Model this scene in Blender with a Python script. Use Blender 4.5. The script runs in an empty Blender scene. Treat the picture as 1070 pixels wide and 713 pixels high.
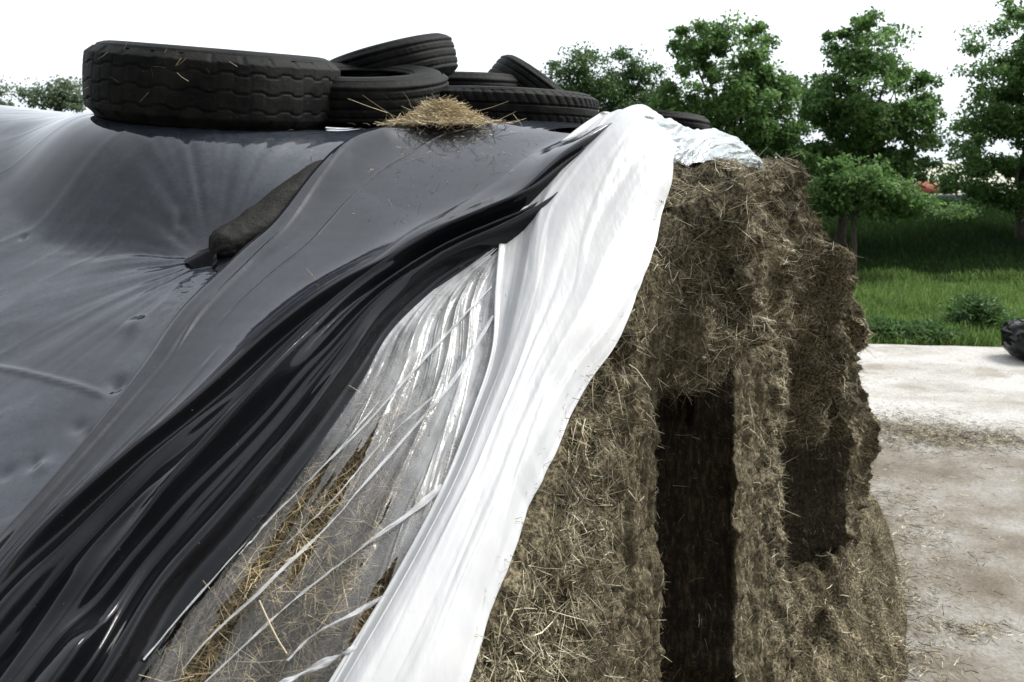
import bpy, math
import numpy as np
from mathutils import Matrix, Vector

R = np.random.default_rng(7)
SC = bpy.context.scene
COL = SC.collection
H = 3.0            # eye height above the yard
FPX = 870.0        # focal length in photo pixels
HZ = 165.0         # horizon row in the photo

def P(px, py, y):
    px = np.asarray(px, float); py = np.asarray(py, float); y = np.asarray(y, float)
    return np.stack(np.broadcast_arrays((px - 535) / FPX * y, y, H + (HZ - py) / FPX * y), -1)

# ------------------------------------------------------------------ noise
def _hash(ix, iy, iz, seed):
    h = (ix.astype(np.int64) * 374761393 + iy.astype(np.int64) * 668265263 + iz.astype(np.int64) * 2147483647 + seed * 974634777) & 0xFFFFFFFF
    h = ((h ^ (h >> 13)) * 1274126177) & 0xFFFFFFFF
    h = ((h ^ (h >> 16)) * 2246822519) & 0xFFFFFFFF
    h = h ^ (h >> 15)
    return h.astype(np.float64) / 4294967295.0 * 2 - 1

def vnoise(p, seed=0):
    p = np.asarray(p, float)
    i = np.floor(p).astype(np.int64); f = p - i
    u = f * f * f * (f * (f * 6 - 15) + 10)
    x, y, z = i[..., 0], i[..., 1], i[..., 2]
    def c(a, b, d): return _hash(x + a, y + b, z + d, seed)
    ux, uy, uz = u[..., 0], u[..., 1], u[..., 2]
    x00 = c(0,0,0) * (1-ux) + c(1,0,0) * ux
    x10 = c(0,1,0) * (1-ux) + c(1,1,0) * ux
    x01 = c(0,0,1) * (1-ux) + c(1,0,1) * ux
    x11 = c(0,1,1) * (1-ux) + c(1,1,1) * ux
    return (x00 * (1-uy) + x10 * uy) * (1-uz) + (x01 * (1-uy) + x11 * uy) * uz

def fbm(p, seed=0, octv=4, gain=0.5):
    p = np.asarray(p, float); s = 0; a = 1.0; t = 0
    for o in range(octv):
        s = s + a * vnoise(p * 2 ** o + 17.3 * o, seed + o); t += a; a *= gain
    return s / t

def sst(a, b, x):
    t = np.clip((x - a) / (b - a), 0, 1); return t * t * (3 - 2 * t)

# ------------------------------------------------------------------ mesh helpers
def mesh_obj(name, verts, faces, mat, parent=None, smooth=True, attrs=None):
    verts = np.asarray(verts, np.float32).reshape(-1, 3)
    if isinstance(faces, np.ndarray): faces = [faces]
    me = bpy.data.meshes.new(name)
    me.vertices.add(len(verts)); me.vertices.foreach_set('co', verts.ravel())
    loops = np.concatenate([f.ravel() for f in faces]).astype(np.int32)
    sizes = np.concatenate([np.full(len(f), f.shape[1]) for f in faces])
    starts = np.concatenate([[0], np.cumsum(sizes)[:-1]]).astype(np.int32)
    me.loops.add(len(loops)); me.loops.foreach_set('vertex_index', loops)
    me.polygons.add(len(sizes)); me.polygons.foreach_set('loop_start', starts)
    if smooth: me.polygons.foreach_set('use_smooth', np.ones(len(sizes), bool))
    me.update(calc_edges=True); me.validate()
    for k, v in (attrs or {}).items():
        a = me.attributes.new(k, 'FLOAT', 'POINT'); a.data.foreach_set('value', np.asarray(v, np.float32).ravel())
    me.materials.append(mat)
    o = bpy.data.objects.new(name, me); COL.objects.link(o)
    if parent: o.parent = parent
    return o

def tag(o, label=None, cat=None, group=None, kind=None):
    if label: o['label'] = label
    if cat: o['category'] = cat
    if group: o['group'] = group
    if kind: o['kind'] = kind
    return o

def empty(name, loc=(0, 0, 0)):
    o = bpy.data.objects.new(name, None); COL.objects.link(o); o.location = loc; o.empty_display_size = .1
    return o

def gfaces(nr, nc, closed_c=False):
    r = np.arange(nr - 1)[:, None]; c = np.arange(nc if closed_c else nc - 1)[None, :]
    c2 = (c + 1) % nc
    f = np.stack(np.broadcast_arrays(r * nc + c, r * nc + c2, (r + 1) * nc + c2, (r + 1) * nc + c), -1)
    return f.reshape(-1, 4)

def upward(V, F):
    n = np.cross(V.reshape(-1, 3)[F[:, 1]] - V.reshape(-1, 3)[F[:, 0]], V.reshape(-1, 3)[F[:, 3]] - V.reshape(-1, 3)[F[:, 0]])
    return F[:, ::-1] if n[:, 2].mean() < 0 else F

def gnormals(V):
    du = np.gradient(V, axis=0); dv = np.gradient(V, axis=1)
    n = np.cross(dv, du); n /= np.linalg.norm(n, axis=-1, keepdims=True) + 1e-12
    return n

def curve(pts, n, closed=False):
    """Catmull-Rom through points (any dimension), n samples, even in parameter."""
    p = np.asarray(pts, float)
    p = np.vstack([2 * p[0] - p[1], p, 2 * p[-1] - p[-2]])
    t = np.linspace(0, len(pts) - 1 - 1e-9, n); i = t.astype(int); f = (t - i)[:, None]
    a, b, c, d = p[i], p[i + 1], p[i + 2], p[i + 3]
    return .5 * (2 * b + (c - a) * f + (2 * a - 5 * b + 4 * c - d) * f ** 2 + (3 * b - a - 3 * c + d) * f ** 3)

def straws(base, direc, length, width, bend=.25, side=None, seg=2):
    """Ribbons: base points, unit directions, lengths and widths -> verts, quads."""
    n = len(base)
    if side is None: side = R.normal(size=(n, 3))
    s = np.cross(direc, side); s /= np.linalg.norm(s, axis=1, keepdims=True) + 1e-9
    bd = np.cross(direc, R.normal(size=(n, 3))); bd /= np.linalg.norm(bd, axis=1, keepdims=True) + 1e-9
    L = np.asarray(length).reshape(-1, 1); W = np.asarray(width).reshape(-1, 1) * .5
    vs = []
    for k in range(seg + 1):
        t = k / seg
        c = base + direc * L * t + bd * L * bend * (t * t) * R.uniform(-.2, 1, (n, 1))
        w = W * (1 - .55 * t)
        vs += [c - s * w, c + s * w]
    V = np.stack(vs, 1)                        # n, 2(seg+1), 3
    m = 2 * (seg + 1)
    f = np.concatenate([np.array([[2*k, 2*k+1, 2*k+3, 2*k+2]]) for k in range(seg)])
    F = (np.arange(n)[:, None, None] * m + f[None]).reshape(-1, 4)
    return V.reshape(-1, 3), F

def join(parts):
    V, F, o = [], [], 0
    for v, f in parts:
        V.append(np.asarray(v).reshape(-1, 3)); F.append(f + o); o += len(V[-1])
    out = {}
    for f in F: out.setdefault(f.shape[1], []).append(f)
    return np.concatenate(V), [np.concatenate(x) for x in out.values()]

# ------------------------------------------------------------------ materials
class NT:
    def __init__(s, name):
        s.m = bpy.data.materials.new(name); s.m.use_nodes = True; s.t = s.m.node_tree
        s.b = s.t.nodes['Principled BSDF']; s.out = s.t.nodes['Material Output']
    def n(s, typ, **kw):
        x = s.t.nodes.new(typ)
        for k, v in kw.items():
            if k.startswith('i_'):
                key = k[2:]; x.inputs[int(key) if key.isdigit() else key.replace('_', ' ')].default_value = v
            else: setattr(x, k, v)
        return x
    def l(s, a, b): s.t.links.new(a, b)
    def coord(s, scale=(1, 1, 1), rot=(0, 0, 0)):
        c = s.n('ShaderNodeTexCoord'); m = s.n('ShaderNodeMapping')
        m.inputs['Scale'].default_value = scale; m.inputs['Rotation'].default_value = rot
        s.l(c.outputs['Object'], m.inputs['Vector']); return m.outputs[0]
    def noise(s, vec, scale, detail=5, rough=.55):
        x = s.n('ShaderNodeTexNoise'); x.inputs['Scale'].default_value = scale
        x.inputs['Detail'].default_value = detail; x.inputs['Roughness'].default_value = rough
        s.l(vec, x.inputs['Vector']); return x.outputs['Fac']
    def ramp(s, fac, stops):
        r = s.n('ShaderNodeValToRGB'); e = r.color_ramp.elements
        while len(e) < len(stops): e.new(.5)
        for q, (p, c) in zip(e, stops):
            q.position = p; q.color = (c, c, c, 1) if isinstance(c, (int, float)) else (*c, 1)
        s.l(fac, r.inputs[0]); return r.outputs[0]
    def mix(s, fac, a, b, typ='RGBA', blend='MIX'):
        x = s.n('ShaderNodeMix', data_type=typ)
        if typ == 'RGBA': x.blend_type = blend
        ia, ib, o = {'RGBA': (6, 7, 2), 'FLOAT': (2, 3, 0)}[typ]
        for sock, v in ((0, fac), (ia, a), (ib, b)):
            if hasattr(v, 'links'): s.l(v, x.inputs[sock])
            else:
                if typ == 'RGBA' and sock != 0: v = (*v, 1) if len(v) == 3 else v
                x.inputs[sock].default_value = v
        return x.outputs[o]
    def bump(s, h, strength=.3, dist=.01, nrm=None):
        b = s.n('ShaderNodeBump'); b.inputs['Strength'].default_value = strength; b.inputs['Distance'].default_value = dist
        s.l(h, b.inputs['Height'])
        if nrm: s.l(nrm, b.inputs['Normal'])
        s.l(b.outputs[0], s.b.inputs['Normal']); return b.outputs[0]
    def set(s, **kw):
        for k, v in kw.items():
            i = s.b.inputs[k.replace('_', ' ')]
            if hasattr(v, 'links'): s.l(v, i)
            else: i.default_value = (*v, 1) if isinstance(v, tuple) and len(v) == 3 else v
        return s

def mat_simple(name, col, rough=.6, spec=.4):
    t = NT(name); t.set(Base_Color=col, Roughness=rough, Specular_IOR_Level=spec); return t.m

def m_black_film(name, dust_sheen, spec, rough, bstr=.13):
    t = NT(name); c = t.coord()
    n1 = t.noise(c, 3.0, 6, .6); n2 = t.noise(c, 60, 4, .6)
    d = t.ramp(n1, [(.35, 0.35), (.75, 1.0)])
    at = t.n('ShaderNodeAttribute', attribute_name='dust_sheen')      # settled dust on the flat sheet; on the folds a painted grey sky sheen
    d = t.mix(1.0, d, at.outputs['Fac'], blend='MULTIPLY')
    d2 = t.ramp(n2, [(.3, .55), (.7, 1.0)])
    dm = t.mix(1.0, d, d2, blend='MULTIPLY')
    bc = t.mix(dm, (.004, .0042, .005), dust_sheen)
    sp = t.ramp(t.noise(c, 130, 2, .5), [(.74, 0.0), (.78, 1.0)])
    bc = t.mix(sp, bc, (.07, .068, .06))
    t.set(Base_Color=bc, Specular_IOR_Level=t.mix(at.outputs['Fac'], spec * .27, spec, typ='FLOAT'))
    rr = t.mix(dm, rough, rough + .05, typ='FLOAT')
    t.set(Roughness=rr)
    # fine stretch wrinkles of thin film
    cs = t.coord((2.2, 9, 5), (0, 0, math.radians(35)))
    w = t.noise(cs, 2.2, 3, .45)
    t.bump(w, bstr, .012)
    return t.m

M = {}
M['film_flat'] = m_black_film('black_film_dusty', (.058, .066, .084), 1.0, .06, .05)
M['film_fold'] = m_black_film('black_film_fold', (.036, .040, .050), 1.0, .09, .10)

def m_white(name):
    t = NT(name); c = t.coord((1, 1, 1))
    n = t.noise(c, 5, 5, .6)
    bc = t.ramp(n, [(.3, (.62, .63, .645)), (.6, (.70, .70, .695))])
    dirt = t.ramp(t.noise(c, 42, 4, .7), [(.70, 0.0), (.78, .35)])
    bc = t.mix(dirt, bc, (.45, .40, .32))
    t.set(Base_Color=bc, Roughness=.32, Specular_IOR_Level=.45)
    tr = t.n('ShaderNodeBsdfTranslucent'); tr.inputs[0].default_value = (.8, .82, .84, 1)
    mx = t.n('ShaderNodeMixShader'); mx.inputs[0].default_value = .25
    t.l(t.b.outputs[0], mx.inputs[1]); t.l(tr.outputs[0], mx.inputs[2]); t.l(mx.outputs[0], t.out.inputs[0])
    cs = t.coord((10, 3, 3), (0, 0, math.radians(-27)))
    t.bump(t.noise(cs, 3, 4, .5), .25, .012)
    return t.m
M['white_film'] = m_white('white_film')

def m_clear(name, lo, hi):
    t = NT(name); c = t.coord((5, 2.4, 4), (0, 0, math.radians(-40)))
    n = t.noise(c, 2.6, 5, .55)
    a = t.ramp(n, [(.30, lo), (.68, hi)])
    at = t.n('ShaderNodeAttribute', attribute_name='milk'); a = t.mix(1.0, a, at.outputs['Fac'], blend='MULTIPLY')
    t.set(Base_Color=(.82, .83, .84), Roughness=.25, Specular_IOR_Level=.5)
    tp = t.n('ShaderNodeBsdfTransparent'); mx = t.n('ShaderNodeMixShader')
    t.l(a, mx.inputs[0]); t.l(tp.outputs[0], mx.inputs[1]); t.l(t.b.outputs[0], mx.inputs[2])
    nb = t.bump(t.noise(c, 5, 4, .5), .22, .02)
    gl = t.n('ShaderNodeBsdfGlossy'); gl.inputs['Roughness'].default_value = .14; t.l(nb, gl.inputs['Normal'])
    fr = t.n('ShaderNodeFresnel'); fr.inputs[0].default_value = 1.3; t.l(nb, fr.inputs['Normal'])
    m2 = t.n('ShaderNodeMixShader'); t.l(fr.outputs[0], m2.inputs[0]); t.l(mx.outputs[0], m2.inputs[1]); t.l(gl.outputs[0], m2.inputs[2]); t.l(m2.outputs[0], t.out.inputs[0])
    return t.m
M['clear_film'] = m_clear('clear_film', .30, .62)
M['clear_strand'] = m_clear('clear_strand', .35, .7)

def m_straw(name, stops, rough=.65, patchy=True):
    t = NT(name); g = t.n('ShaderNodeNewGeometry')
    col = t.ramp(g.outputs['Random Per Island'], stops)
    pt = t.ramp(t.noise(t.coord((1, 1, .8)), 5.5, 5, .6), [(.36, (.36, .34, .31)), (.5, (.95, .94, .92)), (.62, (1.55, 1.55, 1.55))])   # damp and dry patches
    if patchy: col = t.mix(1.0, col, pt, blend='MULTIPLY')
    t.set(Base_Color=col, Roughness=rough, Specular_IOR_Level=.3)
    return t.m
M['straw_face'] = m_straw('dry_silage_stalks', [(0, (.040, .034, .020)), (.35, (.155, .130, .077)), (.7, (.38, .335, .22)), (.92, (.58, .53, .39)), (1, (.73, .69, .56))])
M['straw_dark'] = m_straw('shaded_silage_stalks', [(0, (.02, .014, .008)), (.7, (.04, .029, .016)), (.96, (.10, .08, .045)), (1, (.24, .2, .14))])  # stalks in the slots, with the shade there painted into their colour
M['straw_flank'] = m_straw('brown_flank_stalks', [(0, (.025, .018, .009)), (.4, (.12, .088, .046)), (.75, (.30, .23, .125)), (.95, (.50, .41, .25)), (1, (.64, .55, .38))])
M['straw_gold'] = m_straw('golden_straw', [(0, (.30, .23, .13)), (.5, (.54, .45, .29)), (1, (.76, .66, .46))], patchy=False)

def m_silage():
    t = NT('silage'); c = t.coord()
    cv = t.coord((1, 1, .22))
    at = t.n('ShaderNodeAttribute', attribute_name='slot_shade')
    n1 = t.noise(c, 6, 8, .68); n2 = t.noise(c, 75, 5, .7); n3 = t.noise(cv, 60, 5, .65)
    a = t.ramp(n1, [(.32, (.045, .037, .022)), (.52, (.14, .119, .074)), (.68, (.275, .24, .16))])
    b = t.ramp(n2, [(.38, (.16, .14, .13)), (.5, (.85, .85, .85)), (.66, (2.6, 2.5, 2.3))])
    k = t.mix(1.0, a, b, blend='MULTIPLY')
    # dense silage of the slots: their shade is painted in as darker brown
    shaded = t.ramp(n3, [(.32, (.004, .0028, .0015)), (.52, (.020, .0135, .0068)), (.68, (.075, .052, .027))])
    ap = t.n('ShaderNodeAttribute', attribute_name='pressed_lit')      # fibre combed by the cutter, sunlight painted in as a lighter tan
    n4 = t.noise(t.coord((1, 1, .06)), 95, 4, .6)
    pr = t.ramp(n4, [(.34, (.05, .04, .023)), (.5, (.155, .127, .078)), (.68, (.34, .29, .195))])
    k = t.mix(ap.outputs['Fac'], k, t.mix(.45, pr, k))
    t.set(Base_Color=t.mix(at.outputs['Fac'], k, shaded), Roughness=.85, Specular_IOR_Level=.2)
    t.bump(n2, .9, .02)
    return t.m
M['silage'] = m_silage()

def m_rubber():
    t = NT('rubber'); c = t.coord()
    d = t.ramp(t.noise(c, 7, 8, .72), [(.42, 0.0), (.66, 1.0)])
    col = t.mix(d, (.0035, .0035, .0037), (.017, .0175, .014))
    sp = t.ramp(t.noise(c, 95, 3, .6), [(.68, 0.0), (.72, .8)])
    col = t.mix(sp, col, (.07, .06, .04))
    t.set(Base_Color=col, Roughness=.62, Specular_IOR_Level=.12)
    t.bump(t.noise(c, 70, 6, .7), .5, .006)
    return t.m
M['rubber'] = m_rubber()

def m_bag():
    t = NT('dusty_bag'); c = t.coord()
    d = t.ramp(t.noise(c, 9, 6, .7), [(.35, 0.0), (.62, 1.0)])
    col = t.mix(d, (.012, .0125, .0115), (.014, .014, .012))
    g = t.ramp(t.noise(c, 70, 4, .7), [(.5, 0.0), (.68, 1.0)])
    col = t.mix(g, col, (.027, .025, .018))
    t.set(Base_Color=col, Roughness=.7, Specular_IOR_Level=.3)
    t.bump(t.noise(c, 90, 4, .65), .6, .006)
    return t.m
M['bag'] = m_bag()

def m_yard():
    t = NT('yard_concrete'); c = t.coord()
    n1 = t.noise(t.coord((.7, 1.1, 1), (0, 0, math.radians(8))), .8, 8, .6); n2 = t.noise(t.coord((1, 1.15, 1)), 1.25, 9, .6); n3 = t.noise(c, 45, 5, .7)
    col = t.ramp(n1, [(.34, (.29, .268, .228)), (.43, (.395, .385, .36)), (.54, (.50, .497, .485))])
    st = t.ramp(n2, [(.34, (.76, .72, .66)), (.46, (1, 1, 1))])
    col = t.mix(1.0, col, st, blend='MULTIPLY')
    sp = t.ramp(n3, [(.35, (.7, .66, .6)), (.6, (1.06, 1.05, 1.04))])
    col = t.mix(1.0, col, sp, blend='MULTIPLY')
    # trampled silage lies thick on the near part of the yard
    xyz = t.n('ShaderNodeSeparateXYZ'); tc = t.n('ShaderNodeTexCoord'); t.l(tc.outputs['Object'], xyz.inputs[0])
    wv = t.n('ShaderNodeMath', operation='MULTIPLY_ADD'); t.l(n1, wv.inputs[0]); wv.inputs[1].default_value = 3.2; t.l(xyz.outputs['Y'], wv.inputs[2])
    mr = t.n('ShaderNodeMapRange'); mr.inputs[1].default_value = 10.2; mr.inputs[2].default_value = 11.6; t.l(wv.outputs[0], mr.inputs[0])
    dirt = t.ramp(n2, [(.34, (.135, .115, .086)), (.48, (.21, .190, .158)), (.62, (.305, .30, .28))])
    dirt = t.mix(1.0, dirt, sp, blend='MULTIPLY')
    col = t.mix(mr.outputs[0], dirt, col)
    t.set(Base_Color=col, Roughness=.8, Specular_IOR_Level=.3)
    t.bump(n3, .5, .01)
    return t.m
M['yard'] = m_yard()

def m_ground():
    t = NT('grass_ground'); c = t.coord()
    col = t.ramp(t.noise(c, 1.3, 6, .65), [(.35, (.016, .034, .008)), (.6, (.035, .065, .016))])
    xyz = t.n('ShaderNodeSeparateXYZ'); tc = t.n('ShaderNodeTexCoord'); t.l(tc.outputs['Object'], xyz.inputs[0])
    mr = t.n('ShaderNodeMapRange'); mr.inputs[1].default_value = 62; mr.inputs[2].default_value = 110; t.l(xyz.outputs['Y'], mr.inputs[0])
    col = t.mix(mr.outputs[0], col, (.46, .45, .36))      # pale haze painted into the ground far behind the bank
    t.set(Base_Color=col, Roughness=.9, Specular_IOR_Level=.2); t.bump(t.noise(c, 30, 4), .6, .03); return t.m
M['ground'] = m_ground()

def m_leafy(name, stops, trans=.52):
    t = NT(name); g = t.n('ShaderNodeNewGeometry')
    col = t.ramp(g.outputs['Random Per Island'], stops)
    t.set(Base_Color=col, Roughness=.5, Specular_IOR_Level=.35)
    tr = t.n('ShaderNodeBsdfTranslucent'); t.l(col, tr.inputs[0])
    mx = t.n('ShaderNodeMixShader'); mx.inputs[0].default_value = trans
    t.l(t.b.outputs[0], mx.inputs[1]); t.l(tr.outputs[0], mx.inputs[2]); t.l(mx.outputs[0], t.out.inputs[0])
    return t.m
M['leaf'] = m_leafy('tree_leaf', [(0, (.054, .118, .034)), (.5, (.13, .245, .07)), (1, (.225, .36, .115))])
M['leaf_pale'] = m_leafy('tree_leaf_pale', [(0, (.05, .10, .035)), (.5, (.08, .15, .05)), (1, (.12, .20, .07))])
M['leaf_haze'] = m_leafy('hazy_tree_leaf', [(0, (.11, .16, .09)), (.5, (.16, .22, .13)), (1, (.24, .29, .19))])  # distance haze and glare painted into the leaf colour
M['grass'] = m_leafy('grass_blade', [(0, (.07, .13, .025)), (.55, (.14, .25, .055)), (.9, (.21, .32, .10)), (1, (.42, .39, .22))])
M['grass_shaded'] = m_leafy('bank_grass_blade', [(0, (.010, .030, .006)), (.6, (.020, .050, .010)), (1, (.035, .07, .015))])  # tree shade over the bank is painted into this blade colour
M['weed'] = m_leafy('weed_leaf', [(0, (.045, .10, .03)), (.6, (.085, .165, .05)), (1, (.14, .23, .08))])

def m_bark():
    t = NT('bark'); c = t.coord((1, 1, .25)); n = t.noise(c, 25, 6, .7)
    t.set(Base_Color=t.ramp(n, [(.35, (.045, .037, .028)), (.65, (.13, .11, .085))]), Roughness=.9); t.bump(n, .8, .03); return t.m
M['bark'] = m_bark()
M['steel'] = mat_simple('galvanised_steel', (.55, .57, .58), .45, .5)
M['asphalt'] = mat_simple('asphalt', (.05, .05, .05), .85)
M['roof_tile'] = mat_simple('red_roof_tile', (.32, .085, .05), .75)
M['brick'] = mat_simple('house_brick', (.25, .14, .10), .85)
M['pane'] = mat_simple('window_pane', (.03, .035, .04), .1, .6)

# ------------------------------------------------------------------ the heap surface
_pv = np.array([-.3, 0, 1.3, 2.0, 2.6, 2.85, 3.1, 3.4, 3.95, 4.3, 4.7, 5.0, 5.4, 5.9, 6.4, 12])
_pz = np.array([-3.5, -3.02, -1.12, -.70, -.28, -.07, .075, .13, .11, -.03, -.27, -.62, -1.2, -2.0, -3.02, -3.3])
_gv = np.linspace(-2, 12, 2801)
_gz = np.interp(_gv, _pv, _pz)
_k = np.exp(-.5 * (np.arange(-60, 61) * .005 / .09) ** 2); _k /= _k.sum()
_gz = np.convolve(np.pad(_gz, 60, 'edge'), _k, 'valid')

def face_x(y): return -.884 + .5 * y

def heap(x, y):
    x = np.asarray(x, float); y = np.asarray(y, float)
    v = y + .1 * (x - .49); k = .49 - x
    kf = (y * .5 - .884 - x)                       # distance behind the cut face
    sh = .7 * np.clip(kf - .35, 0, 2.2) * sst(3.5, 4.1, v)
    z = H + np.interp(v - sh, _gv, _gz) + .035 * np.clip(k, 0, 6)
    p = np.stack([x, y, 0 * x], -1)
    z = z + .03 * fbm(p * 1.1, 3, 2) * sst(.5, 1.6, kf) 
    z = z - .07 * np.exp(-np.clip(kf, 0, 9) / .18) * sst(2.9, 3.3, v)
    # the big truck tyre has bedded itself in
    ax = Matrix.Rotation(math.radians(4.6), 3, 'Y') @ Matrix.Rotation(math.radians(5.5), 3, 'X') @ Vector((0, 0, 1))
    c = np.array([(227 - 535) / FPX * 3.36, 3.36, H + (HZ - 90) / FPX * 3.36]) - np.array(ax) * .138
    zp = c[2] - (ax.x * (x - c[0]) + ax.y * (y - c[1])) / ax.z - .012
    wt = 1 - sst(.41, .74, np.hypot(x - c[0], y - c[1]))
    return z + (zp - z) * wt

def hit(px, py, off=0.0):
    """Where the line of sight through a measured photo point meets the heap."""
    px = np.atleast_1d(np.asarray(px, float)); py = np.atleast_1d(np.asarray(py, float))
    a = (px - 535) / FPX; b = (HZ - py) / FPX
    ys = np.arange(.45, 3.9, .01)
    f = H + b[:, None] * ys - heap(a[:, None] * ys, np.broadcast_to(ys, (len(a), len(ys)))) - off
    neg = f < 0; first = np.argmax(neg, 1); none = ~neg.any(1)
    mn = np.argmin(f + .0 * ys, 1)
    i = np.where(none, mn, np.maximum(first, 1))
    y = ys[i].copy()
    j = np.where(none, i, i - 1)
    f0 = f[np.arange(len(a)), j]; f1 = f[np.arange(len(a)), i]
    t = np.where(none, 0, f0 / np.where(np.abs(f0 - f1) < 1e-9, 1, f0 - f1))
    y = ys[j] + t * (ys[i] - ys[j])
    x = a * y
    z = np.where(none, H + b * y, heap(x, y) + off)
    return np.stack([x, y, z], 1)

def hnormal(x, y):
    e = .02
    dx = (heap(x + e, y) - heap(x - e, y)) / (2 * e); dy = (heap(x, y + e) - heap(x, y - e)) / (2 * e)
    n = np.stack([-dx, -dy, np.ones_like(dx)], -1)
    return n / np.linalg.norm(n, axis=-1, keepdims=True)

def smooth_grid(V, it):
    for _ in range(it):
        W = V.copy()
        W[1:-1] = .25 * V[:-2] + .5 * V[1:-1] + .25 * V[2:]
        V = W.copy()
        V[:, 1:-1] = .25 * W[:, :-2] + .5 * W[:, 1:-1] + .25 * W[:, 2:]
    return V

def loft(Lp, Rp, nt, nb, off=.0, lift_min=None):
    """Sheet over the heap between two edges measured in the photo: plan position between the edges, height from the heap."""
    A = curve(Lp, nt); B = curve(Rp, nt)
    ha = hit(A[:, 0], A[:, 1], off); hb = hit(B[:, 0], B[:, 1], off)
    for arr in (ha, hb):
        for _ in range(6): arr[1:-1] = .25 * arr[:-2] + .5 * arr[1:-1] + .25 * arr[2:]
    s = np.linspace(0, 1, nb)[None, :, None]
    V = ha[:, None] * (1 - s) + hb[:, None] * s
    z = heap(V[..., 0], V[..., 1]) + off
    V[..., 2] = np.maximum(z, np.where(V[..., 2] > z, V[..., 2], z))
    return V

# ------------------------------------------------------------------ cut face of the silage heap
Q = np.array([(-1.05, -.332), (-.2, 1.368), (.489, 2.78), (.37, 2.86), (.27, 3.04), (.30, 3.27), (.55, 3.36), (.897, 3.35), (1.13, 3.79), (1.40, 4.25),
              (1.27, 4.40), (1.24, 4.66), (1.40, 4.93), (2.05, 5.03), (2.36, 5.60), (2.58, 6.1), (2.5, 6.9), (1.7, 8.0)])
S = np.array([(-1.05, -.332), (-.2, 1.368), (.489, 2.78), (.56, 2.87), (.65, 2.98), (.74, 3.12), (.82, 3.24), (.91, 3.38), (1.13, 3.77), (1.40, 4.22),
              (1.53, 4.38), (1.65, 4.54), (1.79, 4.72), (1.98, 4.97), (2.31, 5.55), (2.50, 6.05), (2.42, 6.9), (1.7, 8.0)])
NSEG = [50, 130, 16, 18, 18, 22, 34, 42, 46, 18, 24, 26, 56, 42, 30, 20, 14]
def expand(pp):
    out = []
    for i, n in enumerate(NSEG):
        t = np.linspace(0, 1, n, endpoint=False)[:, None]
        out.append(pp[i] * (1 - t) + pp[i + 1] * t)
    out.append(pp[-1:]); return np.concatenate(out)
q = expand(Q); s_ = expand(S)
seg_id = np.concatenate([np.full(n, i) for i, n in enumerate(NSEG)] + [[len(NSEG) - 1]])
NU = len(q)
def rnd(pp, it):
    pp = pp.copy()
    for _ in range(it): pp[1:-1] = .25 * pp[:-2] + .5 * pp[1:-1] + .25 * pp[2:]
    return pp
q = rnd(q, 5); s_ = rnd(s_, 14)
tang = np.gradient(rnd(s_, 40), axis=0); tang /= np.linalg.norm(tang, axis=1, keepdims=True)
outw = np.stack([tang[:, 1], -tang[:, 0]], 1)            # outward in plan

zt = np.minimum(heap(s_[:, 0], s_[:, 1]), H + .02)       # top of the face along its length
zt = zt - .015
zt = rnd(zt[:, None], 110)[:, 0]
zb = -.05
zz = np.concatenate([np.linspace(zb, H - 2.35, 24, endpoint=False), np.linspace(H - 2.35, H + .3, 250)])
rows = []
NV = 280
RAD = .10
fr = np.concatenate([np.linspace(0, .22, 22, endpoint=False), np.linspace(.22, 1, NV - 22)])
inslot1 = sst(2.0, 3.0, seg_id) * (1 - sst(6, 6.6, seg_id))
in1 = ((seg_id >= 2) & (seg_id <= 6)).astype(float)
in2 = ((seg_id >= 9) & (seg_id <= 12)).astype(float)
FV = np.zeros((NV, NU, 3)); DENSE = np.zeros((NV, NU)); LOOSE = np.ones((NV, NU))
zmat = zb + (zt - RAD - zb)[None, :] * fr[:, None]
jit = fbm(np.stack([np.arange(NU) * .03, np.zeros(NU), np.zeros(NU)], -1), 21, 3)[None, :]
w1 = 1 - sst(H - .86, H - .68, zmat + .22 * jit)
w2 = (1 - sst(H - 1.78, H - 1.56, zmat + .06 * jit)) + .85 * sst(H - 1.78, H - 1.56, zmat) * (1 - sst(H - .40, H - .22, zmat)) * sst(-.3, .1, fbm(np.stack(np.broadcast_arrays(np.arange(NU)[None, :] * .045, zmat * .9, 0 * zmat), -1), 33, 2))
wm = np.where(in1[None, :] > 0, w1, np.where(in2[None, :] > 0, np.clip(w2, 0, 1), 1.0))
pl = s_[None] * (1 - wm[..., None]) + q[None] * wm[..., None]
p3 = np.stack([pl[..., 0], pl[..., 1], zmat], -1)
sxy = np.cumsum(np.concatenate([[0], np.linalg.norm(np.diff(s_, axis=0), axis=1)]))[None, :] + 0 * zmat
pw = np.stack([sxy, 0 * sxy, zmat], -1)
slot_mask = np.clip(in1[None, :] * w1 * 1.0 + in2[None, :] * np.clip((1 - sst(H - 1.78, H - 1.56, zmat)), 0, 1) * .85, 0, 1)  # slot walls: flatter relief, and shade painted into the colour
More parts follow.
